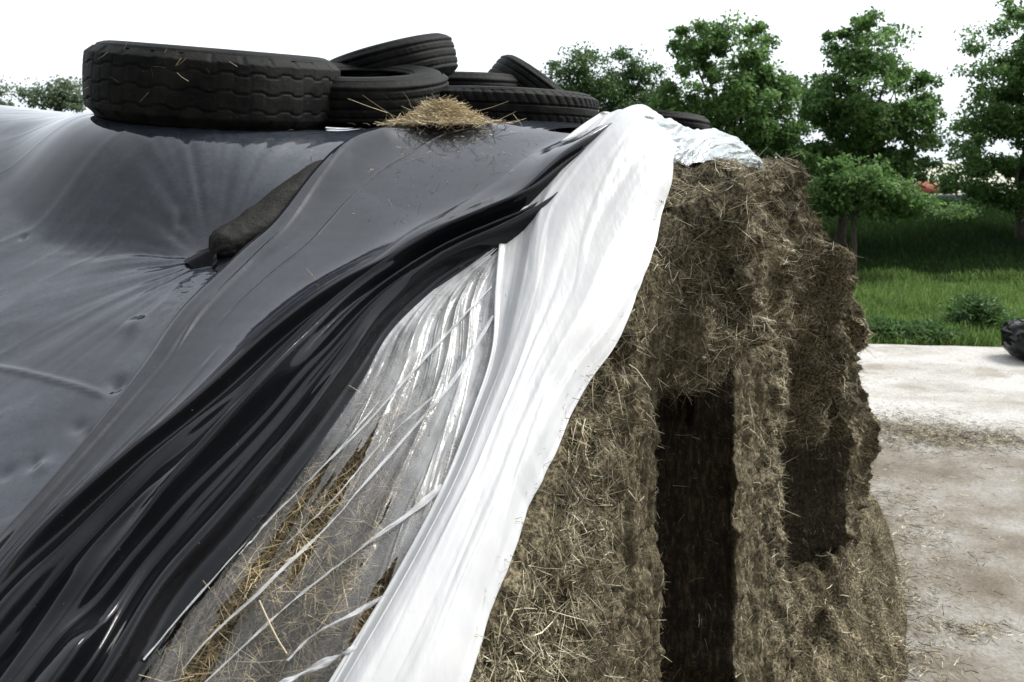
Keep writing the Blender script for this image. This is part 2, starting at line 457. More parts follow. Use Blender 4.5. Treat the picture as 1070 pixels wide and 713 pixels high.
# a few hard pressed faces keep little loose material
combed = np.exp(-((np.arange(NU) - NSEG[0] - NSEG[1] + 14) / 24.0) ** 2)[None, :] + np.where((seg_id == 7), .9, 0)[None, :] * sst(0, 1, 1 - zmat * 0)  # combed fibre: streaked relief, and sunlight painted into the colour
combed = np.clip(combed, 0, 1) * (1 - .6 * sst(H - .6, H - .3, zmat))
topz = sst(H - 1.0, H - .35, zmat)
far = sst(3.6, 5.0, p3[..., 1])
big = fbm(pw * np.array([1.9, 1, 1.5]), 5, 3) * (.06 + .14 * topz * (1 - .5 * far) + .08 * far)
lump = (np.abs(fbm(pw * np.array([6, 1, 5.0]), 8, 4)) ** .8 * -1 + .3) * (.08 + .13 * topz + .03 * far)
mid = fbm(pw * np.array([17, 1, 13.0]), 11, 4) * .052
fine = fbm(p3 * 60, 12, 3) * .014
edge_j = (in1 + in2)[None, :] * fbm(np.stack([zmat * 7, 0 * zmat, 0 * zmat + np.round(np.arange(NU) / 60)[None, :]], -1), 17, 4) * .05
streak = fbm(pw * np.array([34, 1, 1.5]), 14, 3) * .022
amp = (1 - .8 * slot_mask) * (1 - .55 * combed)
D = (big * (1 - .6 * combed) + (lump + mid) * amp) * (1 - .75 * slot_mask) + fine * (1 - .5 * slot_mask) + streak * (.35 + combed * .9) * (1 - .3 * slot_mask)
# shaggy clumps that hang over the cuts: full below, pressed back above
spx = 535 + FPX * s_[:, 0] / s_[:, 1]
def s_at(px): return np.interp(px, np.maximum.accumulate(spx[100:-40]), sxy[0, 100:-40])
for px_, zc, ws, wz, hh_ in [(672, -.12, .16, .16, .06), (705, -.20, .14, .20, .09), (735, -.42, .15, .16, .13), (705, -.62, .16, .12, .10), (752, -.68, .14, .10, .09), (775, -.15, .20, .18, .08), (800, -.55, .10, .30, .05),
                          (830, -.12, .22, .14, .13), (850, -.38, .16, .16, .10), (838, -.85, .22, .22, .08), (862, -.75, .16, .20, .05), (850, -1.25, .22, .20, .10), (880, -1.05, .35, .30, .07), (872, -1.62, .22, .14, .08)]:
    ds = (sxy - s_at(px_)) / ws; dz_ = (zmat - (H + zc)) / wz
    dz_ = np.where(dz_ < 0, dz_ * 2.2, dz_ * .8)
    D = D + hh_ * np.exp(-ds ** 2 - dz_ ** 2) * (1 + .5 * fbm(pw * np.array([14, 1, 11.0]), 15, 2))
# tooth marks of the block cutter run straight down the pressed faces
D = D + combed * .010 * np.sin(sxy * 105 + 2 * vnoise(pw * np.array([3, 1, 1.2]), 16))
# overhanging tufts above the slots
D = D + .07 * in1[None, :] * np.exp(-((zmat - (H - .62)) / .16) ** 2) * (1 + jit)
# near panel leans out a little at its foot and keeps its edge to the film
edge_guard = 1 - sst(0, .05, np.abs(p3[..., 1] - 99))
FV[..., 0] = p3[..., 0] + outw[None, :, 0] * D
FV[..., 1] = p3[..., 1] + outw[None, :, 1] * D + edge_j
FV[..., 2] = zmat + fbm(p3 * 9, 19, 2) * .02 * (1 - slot_mask)
# rounded top and the way back under the film
arc = []
for a_ in np.linspace(0, 1, 16)[1:]:
    th = a_ * math.pi / 2
    ins = RAD * (1 - math.cos(th)); up = RAD * math.sin(th)
    b_ = FV[-1].copy()
    fall = (1 - a_)
    n_ = fbm(np.stack([sxy[0] * 14, np.full(NU, a_ * 2), np.zeros(NU)], -1), 41, 3) * .035 + fbm(np.stack([sxy[0] * 3, np.full(NU, a_), np.zeros(NU)], -1), 42, 2) * .05
    r = np.empty((NU, 3)); r[:, :2] = b_[:, :2] - outw * ins; r[:, 2] = (zt - RAD) + up + n_ * a_
    arc.append(r)
for ins in np.linspace(.03, .55, 22):
    r = np.empty((NU, 3)); r[:, :2] = arc[14][:, :2] - outw * ins
    hz = heap(r[:, 0], r[:, 1])
    r[:, 2] = hz * sst(0, .25, ins) + arc[14][:, 2] * (1 - sst(0, .25, ins)) - .02
    r[:, 2] += fbm(np.stack([r[:, 0] * 12, r[:, 1] * 12, 0 * ins + 0 * r[:, 0]], -1), 43, 3) * .03
    arc.append(r)
FVall = np.concatenate([FV, np.stack(arc)], 0)
# where the near flank is lower than the row, the face ends at the flank
flank_top = heap(FVall[..., 0], FVall[..., 1])
slot_all = np.concatenate([slot_mask, np.zeros((len(arc), NU))], 0)

heap_root = empty('silage_heap', (-.5, 3.0, 0))
tag(heap_root, 'tall brown silage heap with block-cut straw face under plastic sheets', 'silage heap')
def local(o, root):
    o.parent = root; o.matrix_parent_inverse = Matrix.Translation(-Vector(root.location)); return o
face_o = mesh_obj('cut_face', FVall, gfaces(*FVall.shape[:2]), M['silage'], attrs={'slot_shade': slot_all, 'pressed_lit': np.concatenate([combed, np.zeros((len(arc), NU))], 0)})
local(face_o, heap_root)

# flank and top of the heap under the sheets
fy = np.concatenate([np.linspace(-.3, 1.0, 40, endpoint=False), np.linspace(1.0, 3.2, 190, endpoint=False), np.linspace(3.2, 8.2, 60)])
fb = np.concatenate([np.linspace(.0, 1.6, 130, endpoint=False), np.linspace(1.6, 8, 50)])
YY, BB = np.meshgrid(fy, fb, indexing='ij')
inset = np.where(YY > 2.7, .30, .0) * sst(2.6, 2.9, YY)
limx = np.interp(YY, s_[:, 1][:-60], s_[:, 0][:-60])
XX = np.minimum(face_x(YY) + .012, limx) - inset - BB
ZZ = np.maximum(heap(XX, YY), 0) - .012
pp = np.stack([XX, YY, ZZ], -1)
nn = fbm(pp * np.array([16, 16, 16]), 51, 4) * .022 + fbm(pp * 60, 52, 2) * .008
ZZ = ZZ + nn * sst(.0, .06, BB) * (1 - sst(.85, 1.2, BB)) - .01 - .07 * sst(.8, 1.25, BB)
FL = np.stack([XX, YY, ZZ], -1)
fl_o = mesh_obj('flank', FL, gfaces(*FL.shape[:2])[:, ::-1], M['silage'], attrs={'slot_shade': np.zeros(FL.shape[:2])})
local(fl_o, heap_root)

# loose stalks standing out of the cut face
def scatter_on_grid(V, wgt, n):
    a, b, c, d = V[:-1, :-1], V[:-1, 1:], V[1:, 1:], V[1:, :-1]
    nrm = np.cross(c - a, d - b); area = np.linalg.norm(nrm, axis=-1) * .5
    w = (area * wgt[:-1, :-1]).ravel(); w = w / w.sum()
    idx = R.choice(len(w), n, p=w)
    u, v = R.random((n, 1)), R.random((n, 1))
    A, B_, C, D_ = (x.reshape(-1, 3)[idx] for x in (a, b, c, d))
    pos = A * (1-u) * (1-v) + B_ * u * (1-v) + C * u * v + D_ * (1-u) * v
    nn = nrm.reshape(-1, 3)[idx]; nn /= np.linalg.norm(nn, axis=1, keepdims=True) + 1e-9
    return pos, nn, idx
yv = FVall[..., 1]; zv = FVall[..., 2]
vis = (zv > H - 2.4) & (yv > 1.15) & (np.arange(NU)[None, :] < NU - 24)
cmb = np.concatenate([combed, np.zeros((len(arc), NU))], 0)
near_w = 1 / np.clip(yv, 1.5, 7) ** 1.5
wgt = vis * (1 - .992 * slot_all) * (1 - .72 * cmb) * near_w
wgt[len(FV) + 18:] *= .25
wgt[len(FV) + 4:][yv[len(FV) + 4:] < 2.74] = 0
def face_straws(n, lmin, lmax, wmin, wmax, outt, downb, wg):
    pos, nn, idx = scatter_on_grid(FVall, wg, n)
    # normals of the grid point outward in plan
    ow = outw[np.clip(idx % (NU - 1), 0, NU - 1)]
    sgn = np.sign((nn[:, :2] * ow).sum(1) + nn[:, 2] * .3); nn = nn * sgn[:, None]
    t = R.normal(size=(n, 3)); t -= nn * (t * nn).sum(1, keepdims=True); t /= np.linalg.norm(t, axis=1, keepdims=True)
    cb = cmb[:-1, :-1].ravel()[idx][:, None]
    d = t + nn * (outt * R.uniform(.1, 1, (n, 1))) * (1 - .6 * cb) + np.array([0, 0, -1]) * (downb + 1.0 * cb) * R.uniform(.2, 1, (n, 1))
    d /= np.linalg.norm(d, axis=1, keepdims=True)
    L = R.uniform(lmin, lmax, n) * (1 - .35 * cb[:, 0]) * R.uniform(.5, 1.1, n); W = R.uniform(wmin, wmax, n)
    return straws(pos - d * L[:, None] * .3 + nn * .004, d, L, W, .35, side=nn + .6 * R.normal(size=(n, 3)))
V1, F1 = face_straws(66000, .022, .09, .0011, .0026, .5, .25, wgt)
V2, F2 = face_straws(9000, .06, .17, .0013, .003, .7, .55, wgt * np.where(zv > H - .9, 2.0, 1.0))
Vs, Fs = join([(V1, F1), (V2, F2)])
so = mesh_obj('loose_stalks', Vs, Fs, M['straw_face'], smooth=False); local(so, heap_root)
wd = vis * slot_all
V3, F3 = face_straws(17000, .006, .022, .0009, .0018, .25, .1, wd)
so = mesh_obj('slot_stalks', V3, F3, M['straw_dark'], smooth=False); local(so, heap_root)
# stalks lying on the flank
n = 34000
yy = R.uniform(.9, 3.1, n); bb = .06 + R.uniform(0, 1, n) ** 1.1 * .92
xx = face_x(yy) - bb; pz = heap(xx, yy)
nrm = hnormal(xx, yy)
t = R.normal(size=(n, 3)); t -= nrm * (t * nrm).sum(1, keepdims=True); t /= np.linalg.norm(t, axis=1, keepdims=True)
d = t + nrm * R.uniform(-.05, .3, (n, 1)); d /= np.linalg.norm(d, axis=1, keepdims=True)
L = R.uniform(.02, .10, n)
base = np.stack([xx, yy, pz - .006], 1)
Vf, Ff = straws(base, d, L, R.uniform(.0011, .0025, n), .3, side=nrm + .5 * R.normal(size=(n, 3)))
so = mesh_obj('flank_stalks', Vf, Ff, M['straw_flank'], smooth=False); local(so, heap_root)

# ------------------------------------------------------------------ black sheets
bagc = curve(hit([219, 235, 263, 298, 334, 366, 392], [268, 260, 244, 217, 190, 170, 157], .0), 110)
for _ in range(10): bagc[1:-1] = .25 * bagc[:-2] + .5 * bagc[1:-1] + .25 * bagc[2:]
def bag_dist(x, y):
    d = np.full(x.shape, 9.)
    for b in bagc[6:]: d = np.minimum(d, np.hypot(x - b[0], y - b[1]))
    return d
BL = [(-150, 745), (-70, 650), (0, 562), (50, 505), (100, 445), (150, 380), (190, 322), (245, 272), (285, 240), (330, 190), (357, 166), (395, 150), (432, 136), (500, 128)]
BR = [(60, 815), (100, 765), (142, 713), (190, 640), (250, 570), (330, 470), (378, 400), (410, 345), (450, 305), (490, 278), (545, 252), (585, 225), (620, 185), (655, 150)]
nt, nb = 420, 240
VB = loft(BL, BR, nt, nb, .028)
VB[..., 2] += .052 * np.exp(-(bag_dist(VB[..., 0], VB[..., 1]) / .085) ** 2)
tt = np.linspace(0, 1, nt)[:, None]; bb0 = np.linspace(0, 1, nb)[None, :]
c1 = np.interp(tt, [0, .154, .23, .31, .385, .46, .54, .615, .69, .77, .85, 1], [.18, .22, .27, .33, .43, .53, .64, .71, .76, .78, .82, .90])
for _ in range(30): c1[1:-1] = .25 * c1[:-2] + .5 * c1[1:-1] + .25 * c1[2:]
bb = np.where(bb0 < c1, .5 * bb0 / c1, .5 + .5 * (bb0 - c1) / (1 - c1))       # the pleats gather towards the white film
arcl = np.concatenate([[0], np.cumsum(np.linalg.norm(np.diff(VB[:, nb // 2], axis=0), axis=1))])[:, None]
ridge = np.zeros((nt, nb))
drift = fbm(np.stack([arcl[:, 0] * 1.1, 0 * arcl[:, 0], 0 * arcl[:, 0]], -1), 61, 2)[:, None] * .05
cross_w = np.linalg.norm(VB[:, -1] - VB[:, 0], axis=1)[:, None]
def fold(center, width, height, t0, t1, slope, lean=.35):
    """one pleat: steep on its lower side, soft on the upper, following the sheet"""
    sd_ = int(center * 1000)
    wn = fbm(np.stack([tt[:, 0] * 3.2, 0 * tt[:, 0] + center * 40, 0 * tt[:, 0]], -1), 400 + sd_, 2)[:, None]
    hn = fbm(np.stack([tt[:, 0] * 4.0, 0 * tt[:, 0] + center * 40, 0 * tt[:, 0]], -1), 500 + sd_, 2)[:, None]
    c = center + slope * (tt - .6) + drift * .6 + .045 * wn * (1 - sst(.6, .95, tt))
    w = width * (1 + .5 * hn)
    x = (bb - c) / w
    prof = np.where(x < 0, np.exp(-(x / 1.0) ** 2), np.exp(-(x / lean) ** 2))
    return height * (.45 + .9 * sst(-.35, .35, hn)) * prof * sst(t0 - .12, t0 + .1, tt) * (1 - sst(t1 - .06, t1 + .06, tt))
for c, w, h_, t0, t1, sl, ln in [
    (.515, .085, .060, -.1, 1.05, .00, .16), (.60, .075, .050, .05, 1.05, .05, .30), (.68, .085, .052, -.2, .85, -.12, .22), (.745, .045, .036, .35, 1.05, .04, .40),
    (.81, .085, .050, -.2, 1.05, -.05, .22), (.87, .035, .024, .45, 1.05, .05, .5), (.93, .06, .044, -.1, 1.05, -.05, .30),
    (.57, .05, .016, -.2, .40, -.22, .6), (.75, .035, .012, -.2, .38, .22, .6),
    (.38, .09, .006, -.2, .5, .14, .8),
    (.07, .05, .016, -.2, .62, .02, .5)]:
    ridge += fold(c, w, h_, t0, t1, sl, ln)
pB = np.stack([np.broadcast_to(bb, (nt, nb)) * 20, np.broadcast_to(arcl, (nt, nb)) * 1.5, np.zeros((nt, nb))], -1)
sk = pB.copy(); sk[..., 0] += sk[..., 1] * 1.1
up = 1 - sst(.42, .52, bb)
wob = fbm(sk * np.array([.20, .35, 1]), 63, 2) * .010 + fbm(sk * np.array([.6, .4, 1]) + 9, 64, 2) * .0013
wob += (1 - np.minimum(1, np.abs(fbm(sk * np.array([.42, .35, 1]) + 4, 66, 2)) * 8)) * .0040 * sst(-.2, .2, fbm(pB * np.array([.25, .9, 1]) + 2, 68, 2))
wob = wob * (.5 + .5 * up) + fbm(sk * np.array([.30, .5, 1]) + 2, 69, 2) * .006 * (1 - up)
nB = gnormals(VB); nB *= np.sign(nB[..., 2:3])
edge = np.minimum(sst(0, .02, bb), 1)
ridge = smooth_grid(ridge + 0 * wob, 2)
VB2 = VB + nB * (ridge * .9 + wob * edge)[..., None]
# upper edge is rolled under
roll = np.exp(-(bb / .03) ** 2)
VB2[..., 2] += .012 * np.exp(-((bb - .03) / .03) ** 2)
VB2[:, 0, 2] -= .03; VB2[:, 1, 2] -= .012; VB2[:, -1, 2] -= .025
sheenB = (1 - .93 * sst(.40, .54, bb + .16 * (tt - .6) * -.6)) * (.45 + .55 * sst(.15, .6, tt)) + 0 * VB2[..., 0]  # grey sky sheen painted on the upper panel, pleats kept black
film_b = mesh_obj('black_film', VB2, upward(VB2, gfaces(nt, nb)), M['film_fold'], attrs={'dust_sheen': sheenB})
tag(film_b, 'glossy black plastic film bunched into long pleats beside the torn clear film', 'plastic film')

# flat sheet over the rest of the heap
mid = hit(*(.5 * (curve(BL, 80) + curve(BR, 80))).T, .0)
mv = mid[:, 1] + .1 * (mid[:, 0] - .49); mk = .49 - mid[:, 0]
od = np.argsort(mv)
vA = np.concatenate([np.linspace(-.08, 1.1, 30, endpoint=False), np.linspace(1.1, 3.3, 330, endpoint=False), np.linspace(3.3, 7.05, 70)])
kmin = np.interp(vA, mv[od], mk[od])
kfar = .49 - (face_x(vA) - .42)
kmin = np.where(vA > 3.15, kmin * (1 - sst(3.15, 3.3, vA)) + kfar * sst(3.15, 3.3, vA), kmin)
ua = np.concatenate([np.linspace(0, 3.2, 380, endpoint=False), np.linspace(3.2, 8, 60)])
KK = kmin[:, None] + ua[None, :]
XA = .49 - KK; YA = vA[:, None] - .1 * (XA - .49)
ZA = np.maximum(heap(XA, YA), .0) + .012
bag_tip = hit([222], [262])[0]
dx, dy = XA - bag_tip[0], YA - bag_tip[1]
r = np.sqrt(dx ** 2 + dy ** 2) + 1e-4; ang = np.arctan2(dy, dx)
rad = (np.abs(fbm(np.stack([np.cos(ang) * 9, np.sin(ang) * 9, r * .8], -1), 71, 3)) * -1) * .034 * np.exp(-r / .22) * sst(.05, .17, r)
dip = -.03 * np.exp(-(r / .16) ** 2)
c35, s35 = math.cos(math.radians(38)), math.sin(math.radians(38))
ra, rb = XA * c35 + YA * s35, -XA * s35 + YA * c35      # folds run down-left over the flank
pA = np.stack([ra * .9, rb * 7, 0 * ra], -1)
wr = fbm(pA, 72, 2) * .008 + (1 - np.minimum(1, np.abs(fbm(np.stack([ra * 1.2, rb * 9, 0 * ra], -1), 73, 2)) * 7)) * .0022 + fbm(np.stack([XA * 2.2, YA * 2.2, 0 * XA], -1), 75, 3) * .014
wr *= .55 + .45 * sst(3.1, 2.6, YA)
# tyre weight presses the sheet
ZA2 = ZA + (wr + rad + dip)
s1 = hit([-20], [386])[0]; s2 = hit([112], [421])[0]
sd = (s2 - s1)[:2]; sl = np.linalg.norm(sd); sd /= sl
al = (XA - s1[0]) * sd[0] + (YA - s1[1]) * sd[1]; ac = -(XA - s1[0]) * sd[1] + (YA - s1[1]) * sd[0]
ZA2 += .006 * np.exp(-(ac / .006) ** 2) * sst(-2.0, -1.9, al) * (1 - sst(sl - .03, sl + .01, al))
# little drainage pocks and scuffs
for px_, py_, a_, w_ in [(190, 212, -.012, .010), (187, 232, -.012, .010), (25, 118, -.01, .010), (25, 253, -.012, .009), (122, 408, -.014, .020), (82, 452, -.008, .018), (95, 460, -.008, .016), (35, 490, -.008, .018), (45, 495, .007, .02), (5, 500, -.008, .02), (140, 345, .012, .03)]:
    h0 = hit([px_], [py_])[0]
    ZA2 += a_ * np.exp(-((XA - h0[0]) ** 2 + (YA - h0[1]) ** 2) / w_ ** 2)
VA = np.stack([XA, YA, ZA2], -1)
film_a = mesh_obj('black_sheet', VA, upward(VA, gfaces(*VA.shape[:2])), M['film_flat'], attrs={'dust_sheen': np.ones(VA.shape[:2])})
tag(film_a, 'broad dusty black plastic sheet stretched smooth over the heap below the tyres', 'plastic sheet')

# ------------------------------------------------------------------ white film strip over the cut edge
WL = [(300, 790), (350, 705), (406, 615), (460, 515), (494, 430), (514, 366), (518, 300), (528, 215), (553, 177), (596, 142), (630, 119)]
WR = [(415, 790), (462, 712), (502, 615), (538, 529), (557, 478), (586, 418), (637, 332), (661, 272), (681, 212), (691, 177), (701, 140)]
nt, nb = 380, 170
VW = smooth_grid(loft(WL, WR, nt, nb, .036), 14)
# carry it over the crest
last = VW[-1]
bb = np.linspace(0, 1, nb)[None, :]; tt = np.linspace(0, 1, nt)[:, None]
arcl = np.concatenate([[0], np.cumsum(np.linalg.norm(np.diff(VW[:, nb // 2], axis=0), axis=1))])[:, None]
nW = gnormals(smooth_grid(VW, 8)); nW *= np.sign(nW[..., 2:3])
puff = (.062 * np.sin(np.pi * np.clip(bb * .93 + .03, 0, 1)) ** .75) * (.75 + .35 * np.exp(-((tt - .95) / .15) ** 2))
puff = puff * (1 - .55 * np.exp(-(bb / .22) ** 2) * sst(.35, .5, tt) * (1 - sst(.85, .95, tt)))
pW = np.stack([np.broadcast_to(bb, (nt, nb)) * 9 + .5 * np.sin(arcl * 2.0), np.broadcast_to(arcl, (nt, nb)) * .9, np.zeros((nt, nb))], -1)
pW[..., 0] -= pW[..., 1] * .55
ple = fbm(pW * np.array([.34, .5, 1]), 81, 2) * .028 + fbm(pW * np.array([.85, .5, 1]) + 5, 82, 2) * .006
ple += (1 - np.minimum(1, np.abs(fbm(pW * np.array([.8, .55, 1]) + 3, 85, 2)) * 6)) * .004 * sst(-.1, .3, fbm(pW * np.array([.5, .9, 1]) + 8, 87, 2)) + fbm(pW * np.array([.7, 3, 1]), 84, 2) * .004
pX = pW.copy(); pX[..., 0] += pX[..., 1] * 2.4
ple += (1 - np.minimum(1, np.abs(fbm(pX * np.array([.5, .6, 1]) + 6, 88, 2)) * 7)) * .005 * sst(.0, .3, fbm(pW * np.array([.4, 1.2, 1]) + 1, 89, 2))
ple += fbm(pW * np.array([2.2, .9, 1]), 83, 2) * .0030 * (sst(.30, .0, bb) + 2.4 * sst(.70, .95, bb) + .15)
edgef = sst(0, .06, bb) * (1 - .2 * sst(.93, 1, bb))
VW2 = VW + nW * (puff + ple * edgef)[..., None]
# right edge hangs over the cut face
hang = sst(.74, 1.0, bb) ** 1.4
hem = fbm(np.stack([arcl[:, 0] * 5, 0 * arcl[:, 0], 0 * arcl[:, 0]], -1), 90, 3)[:, None] * .03 * sst(.7, 1, bb)
fx = np.array([.894, -.447, 0])
VW2 += fx * (.026 * hang + hem * .7)[..., None]
VW2[..., 2] -= .062 * hang * (1 - .5 * sst(.9, 1, tt))
over = []
for j, st in enumerate(np.linspace(0, 1, 40)[1:]):
    rr_ = VW2[-1].copy(); rr_[:, 1] += st * .55; rr_[:, 0] += st * .20
    dz = .012 * math.sin(min(1, st * 2.2) * math.pi) - .14 * st ** 2
    rr_[:, 2] += dz + fbm(np.stack([bb[0] * 9, np.full(nb, st * 2.5), np.zeros(nb)], -1), 86, 3) * .02 * min(1, st * 3)
    rr_[:, 2] = np.maximum(rr_[:, 2], heap(rr_[:, 0], rr_[:, 1]) + .03)
    over.append(rr_)
VW3 = np.concatenate([VW2, np.stack(over)], 0)
white_o = mesh_obj('white_film', VW3, upward(VW3, gfaces(*VW3.shape[:2])), M['white_film'])
tag(white_o, 'long white plastic film strip gathered along the slanting edge of cut face', 'plastic film')

# crumpled end of film over the top of the face
TL = np.array([(640, 124, 3.12), (698, 127, 3.16), (728, 134, 3.30), (752, 139, 3.42), (770, 147, 3.52), (783, 158, 3.60), (791, 170, 3.62), (793, 178, 3.60)], float)
TR = np.array([(655, 186, 2.92), (697, 181, 2.96), (716, 178, 3.00), (738, 168, 3.06), (756, 171, 3.20), (772, 174, 3.34), (786, 177, 3.46), (792, 180, 3.54)], float)
cl = curve(TL, 150); cr = curve(TR, 150)
pl_, pr_ = P(cl[:, 0], cl[:, 1], cl[:, 2]), P(cr[:, 0], cr[:, 1], cr[:, 2])
nb2 = 90; s2_ = np.linspace(0, 1, nb2)[None, :, None]
VT = pl_[:, None] * (1 - s2_) + pr_[:, None] * s2_
bow = np.sin(np.pi * s2_[..., 0])
VT[..., 2] += .018 * bow; VT[..., :2] += outw[150] * (.02 * bow)[..., None]
pT = np.stack([np.broadcast_to(np.linspace(0, 9, 150)[:, None], (150, nb2)), np.broadcast_to(np.linspace(0, 3.2, nb2)[None], (150, nb2)), np.zeros((150, nb2))], -1)
pT[..., 0] += pT[..., 1] * .9
VT[..., 2] += (1 - np.abs(fbm(pT, 91, 4)) * 3) * .014 + fbm(pT * 3, 92, 3) * .006
VT[..., 1] += fbm(pT * 1.6 + 7, 93, 3) * .02
back = VT[:, :1].copy(); back[..., 1] += .35; back[..., 2] -= .05; back[..., 0] += .0
VT = np.concatenate([back, VT], 1)
def m_silver():
    t = NT('silvery_film'); c = t.coord()
    bc = t.ramp(t.noise(c, 9, 4, .6), [(.4, (.36, .40, .41)), (.6, (.50, .54, .54))])
    t.set(Base_Color=bc, Roughness=.22, Specular_IOR_Level=.6, Metallic=.15)
    t.bump(t.noise(t.coord((4, 9, 9), (0, 0, .6)), 4, 4, .5), .4, .012); return t.m
M['silver'] = m_silver()
silver = mesh_obj('silvery_film', VT, gfaces(*VT.shape[:2]), M['silver'])
tag(silver, 'crumpled silvery white film end hanging over the top of cut face', 'plastic film')

# ------------------------------------------------------------------ torn clear film between the black and the white film
CL = [(60, 800), (130, 725), (185, 650), (245, 580), (325, 480), (374, 408), (405, 352), (445, 312), (490, 280), (528, 254)]
CR = [(390, 790), (400, 705), (440, 615), (480, 515), (510, 430), (528, 366), (534, 300), (545, 262), (560, 240), (575, 215)]
nt, nb = 460, 260
VC = loft(CL, CR, nt, nb, .024)
bb = np.linspace(0, 1, nb)[None, :]; tt = np.linspace(0, 1, nt)[:, None]
pC = np.stack([np.broadcast_to(bb * 10, (nt, nb)), np.broadcast_to(tt * 5, (nt, nb)), np.zeros((nt, nb))], -1)
nC = gnormals(smooth_grid(VC, 4)); nC *= np.sign(nC[..., 2:3])
# creases drawn out along the film, slightly oblique to its edges
skew = pC.copy(); skew[..., 0] += skew[..., 1] * .75
cr_ = (1 - np.abs(fbm(skew * np.array([.7, .40, 1]), 101, 2)) * 3) * .007 + fbm(skew * np.array([2, .7, 1]), 102, 2) * .0022 + fbm(pC * 3, 104, 2) * .002
sk2 = pC.copy(); sk2[..., 0] += sk2[..., 1] * 1.3
cr_ += (1 - np.minimum(1, np.abs(fbm(sk2 * np.array([2.2, .35, 1]) + 6, 107, 2)) * 7)) * .0035 * sst(-.2, .2, fbm(pC * .6 + 3, 109, 2))
VC2 = VC + nC * cr_[..., None]
tear = fbm(skew * np.array([1.0, .34, 1]) + 3.1, 105, 4)
thr = np.interp(tt, [0, .12, .3, .42, .52, .64, 1], [-.0, .11, .24, .46, .9, 1.5, 2])
keep = (tear + .12 * fbm(pC * 6, 106, 2)) < thr
fC = gfaces(nt, nb)
fC = fC[keep[:-1, :-1].ravel()]
milk = (.15 + 1.08 * sst(.25, .62, tt + .25 * (bb - .5))) * (.75 + .5 * fbm(pC * .8, 108, 3))
film_c = mesh_obj('clear_film', VC2, upward(VC2, fC), M['clear_film'], attrs={'milk': milk})
tag(film_c, 'torn milky clear film over brown stalks between black and white film', 'plastic film')
def ribbon(pts, w0, w1, off, name, curl=.3, n=90, m=9, seed=0):
    c = curve(pts, n); h_ = hit(c[:, 0], c[:, 1], off)
    for _ in range(8): h_[1:-1] = .25 * h_[:-2] + .5 * h_[1:-1] + .25 * h_[2:]
    tn = np.gradient(h_, axis=0); tn /= np.linalg.norm(tn, axis=1, keepdims=True)
    nr = hnormal(h_[:, 0], h_[:, 1]); sd = np.cross(tn, nr); sd /= np.linalg.norm(sd, axis=1, keepdims=True)
    t = np.linspace(0, 1, n)
    w = (w0 + (w1 - w0) * t) * (.65 + .8 * fbm(np.stack([t * 9, 0 * t, 0 * t + seed], -1), 110 + seed, 3))
    s = np.linspace(-1, 1, m)
    V = h_[:, None] + sd[:, None] * (w[:, None] * s[None, :])[..., None]
    g = np.stack(np.broadcast_arrays(t[:, None] * 14, s[None, :] * 1.6, 0 * t[:, None] + seed), -1)
    V = V + nr[:, None] * ((1 - s[None, :] ** 2) * w[:, None] * curl * 1.4 + fbm(g, 120 + seed, 3) * .006)[..., None]
    o = mesh_obj(name, V, upward(V, gfaces(n, m)), M['clear_strand'], parent=film_c, attrs={'milk': np.full(n * m, .85)}); return o
for i, (pts, w0, w1) in enumerate([
    ([(514, 300), (470, 345), (430, 390), (380, 445), (320, 505), (262, 562), (205, 625), (150, 690)], .0045, .0015),
    ([(462, 508), (430, 535), (392, 562), (352, 592), (310, 625), (262, 668), (205, 722)], .007, .0015),
    ([(515, 330), (478, 392), (430, 450), (385, 500), (345, 548), (300, 590), (270, 620), (225, 660), (190, 700)], .006, .0015),
    ([(455, 592), (420, 612), (372, 640), (330, 662), (300, 690)], .009, .002),
    ([(430, 655), (385, 672), (345, 690), (300, 712), (270, 735)], .014, .005),
    ([(396, 420), (345, 480), (290, 535), (250, 580)], .0025, .001),
    ([(452, 415), (400, 462), (350, 520), (300, 568)], .0025, .001)]):
    ribbon(pts, w0, w1, .036 + .003 * i, 'film_strand', seed=i)
# one pale stalk lying on the torn film
st = curve(hit([271, 280, 290, 300], [628, 648, 668, 684], .05), 24)
sp = np.stack([st + np.array([.002 * math.cos(a), 0, .002 * math.sin(a)]) for a in np.linspace(0, 2 * math.pi, 6, endpoint=False)], 1)
stalk = mesh_obj('straw_stalk', sp, gfaces(24, 6, True), M['straw_gold'])
tag(stalk, 'single pale straw stalk lying on the torn clear film', 'straw')

# ------------------------------------------------------------------ weight bag pressed into the sheet
cen = bagc.copy()
t = np.linspace(0, 1, 110)
rad_ = .051 * sst(-.02, .17, t) ** .7 * (1 - .75 * sst(.86, 1.0, t) ** 2) + .006
cen[:, 2] += rad_ * .30 - .045 * sst(.6, 1, t)
cen[:, 1] += .012
tn = np.gradient(cen, axis=0); tn /= np.linalg.norm(tn, axis=1, keepdims=True)
nr = hnormal(cen[:, 0], cen[:, 1]); sd = np.cross(tn, nr); sd /= np.linalg.norm(sd, axis=1, keepdims=True); nr = np.cross(sd, tn)
th = np.linspace(0, 2 * math.pi, 48, endpoint=False)
g = np.stack(np.broadcast_arrays(t[:, None] * 8, np.cos(th)[None, :] * 1.2, np.sin(th)[None, :] * 1.2), -1)
rr_ = rad_[:, None] * (1 + .16 * fbm(g, 131, 3) + .05 * fbm(g * 5, 132, 2))
gath = np.exp(-((t - .09) / .035) ** 2)[:, None] * .10 * np.cos(9 * th)[None, :]
rr_ = rr_ * (1 + gath)
VG = cen[:, None] + sd[:, None] * (np.cos(th)[None, :] * rr_ * 1.1)[..., None] + nr[:, None] * (np.sin(th)[None, :] * rr_ * .85)[..., None]
bag_root = empty('weight_bag', tuple(cen[55])); tag(bag_root, 'dusty dark gravel bag lying on black sheet, half under the folded film', 'sandbag')
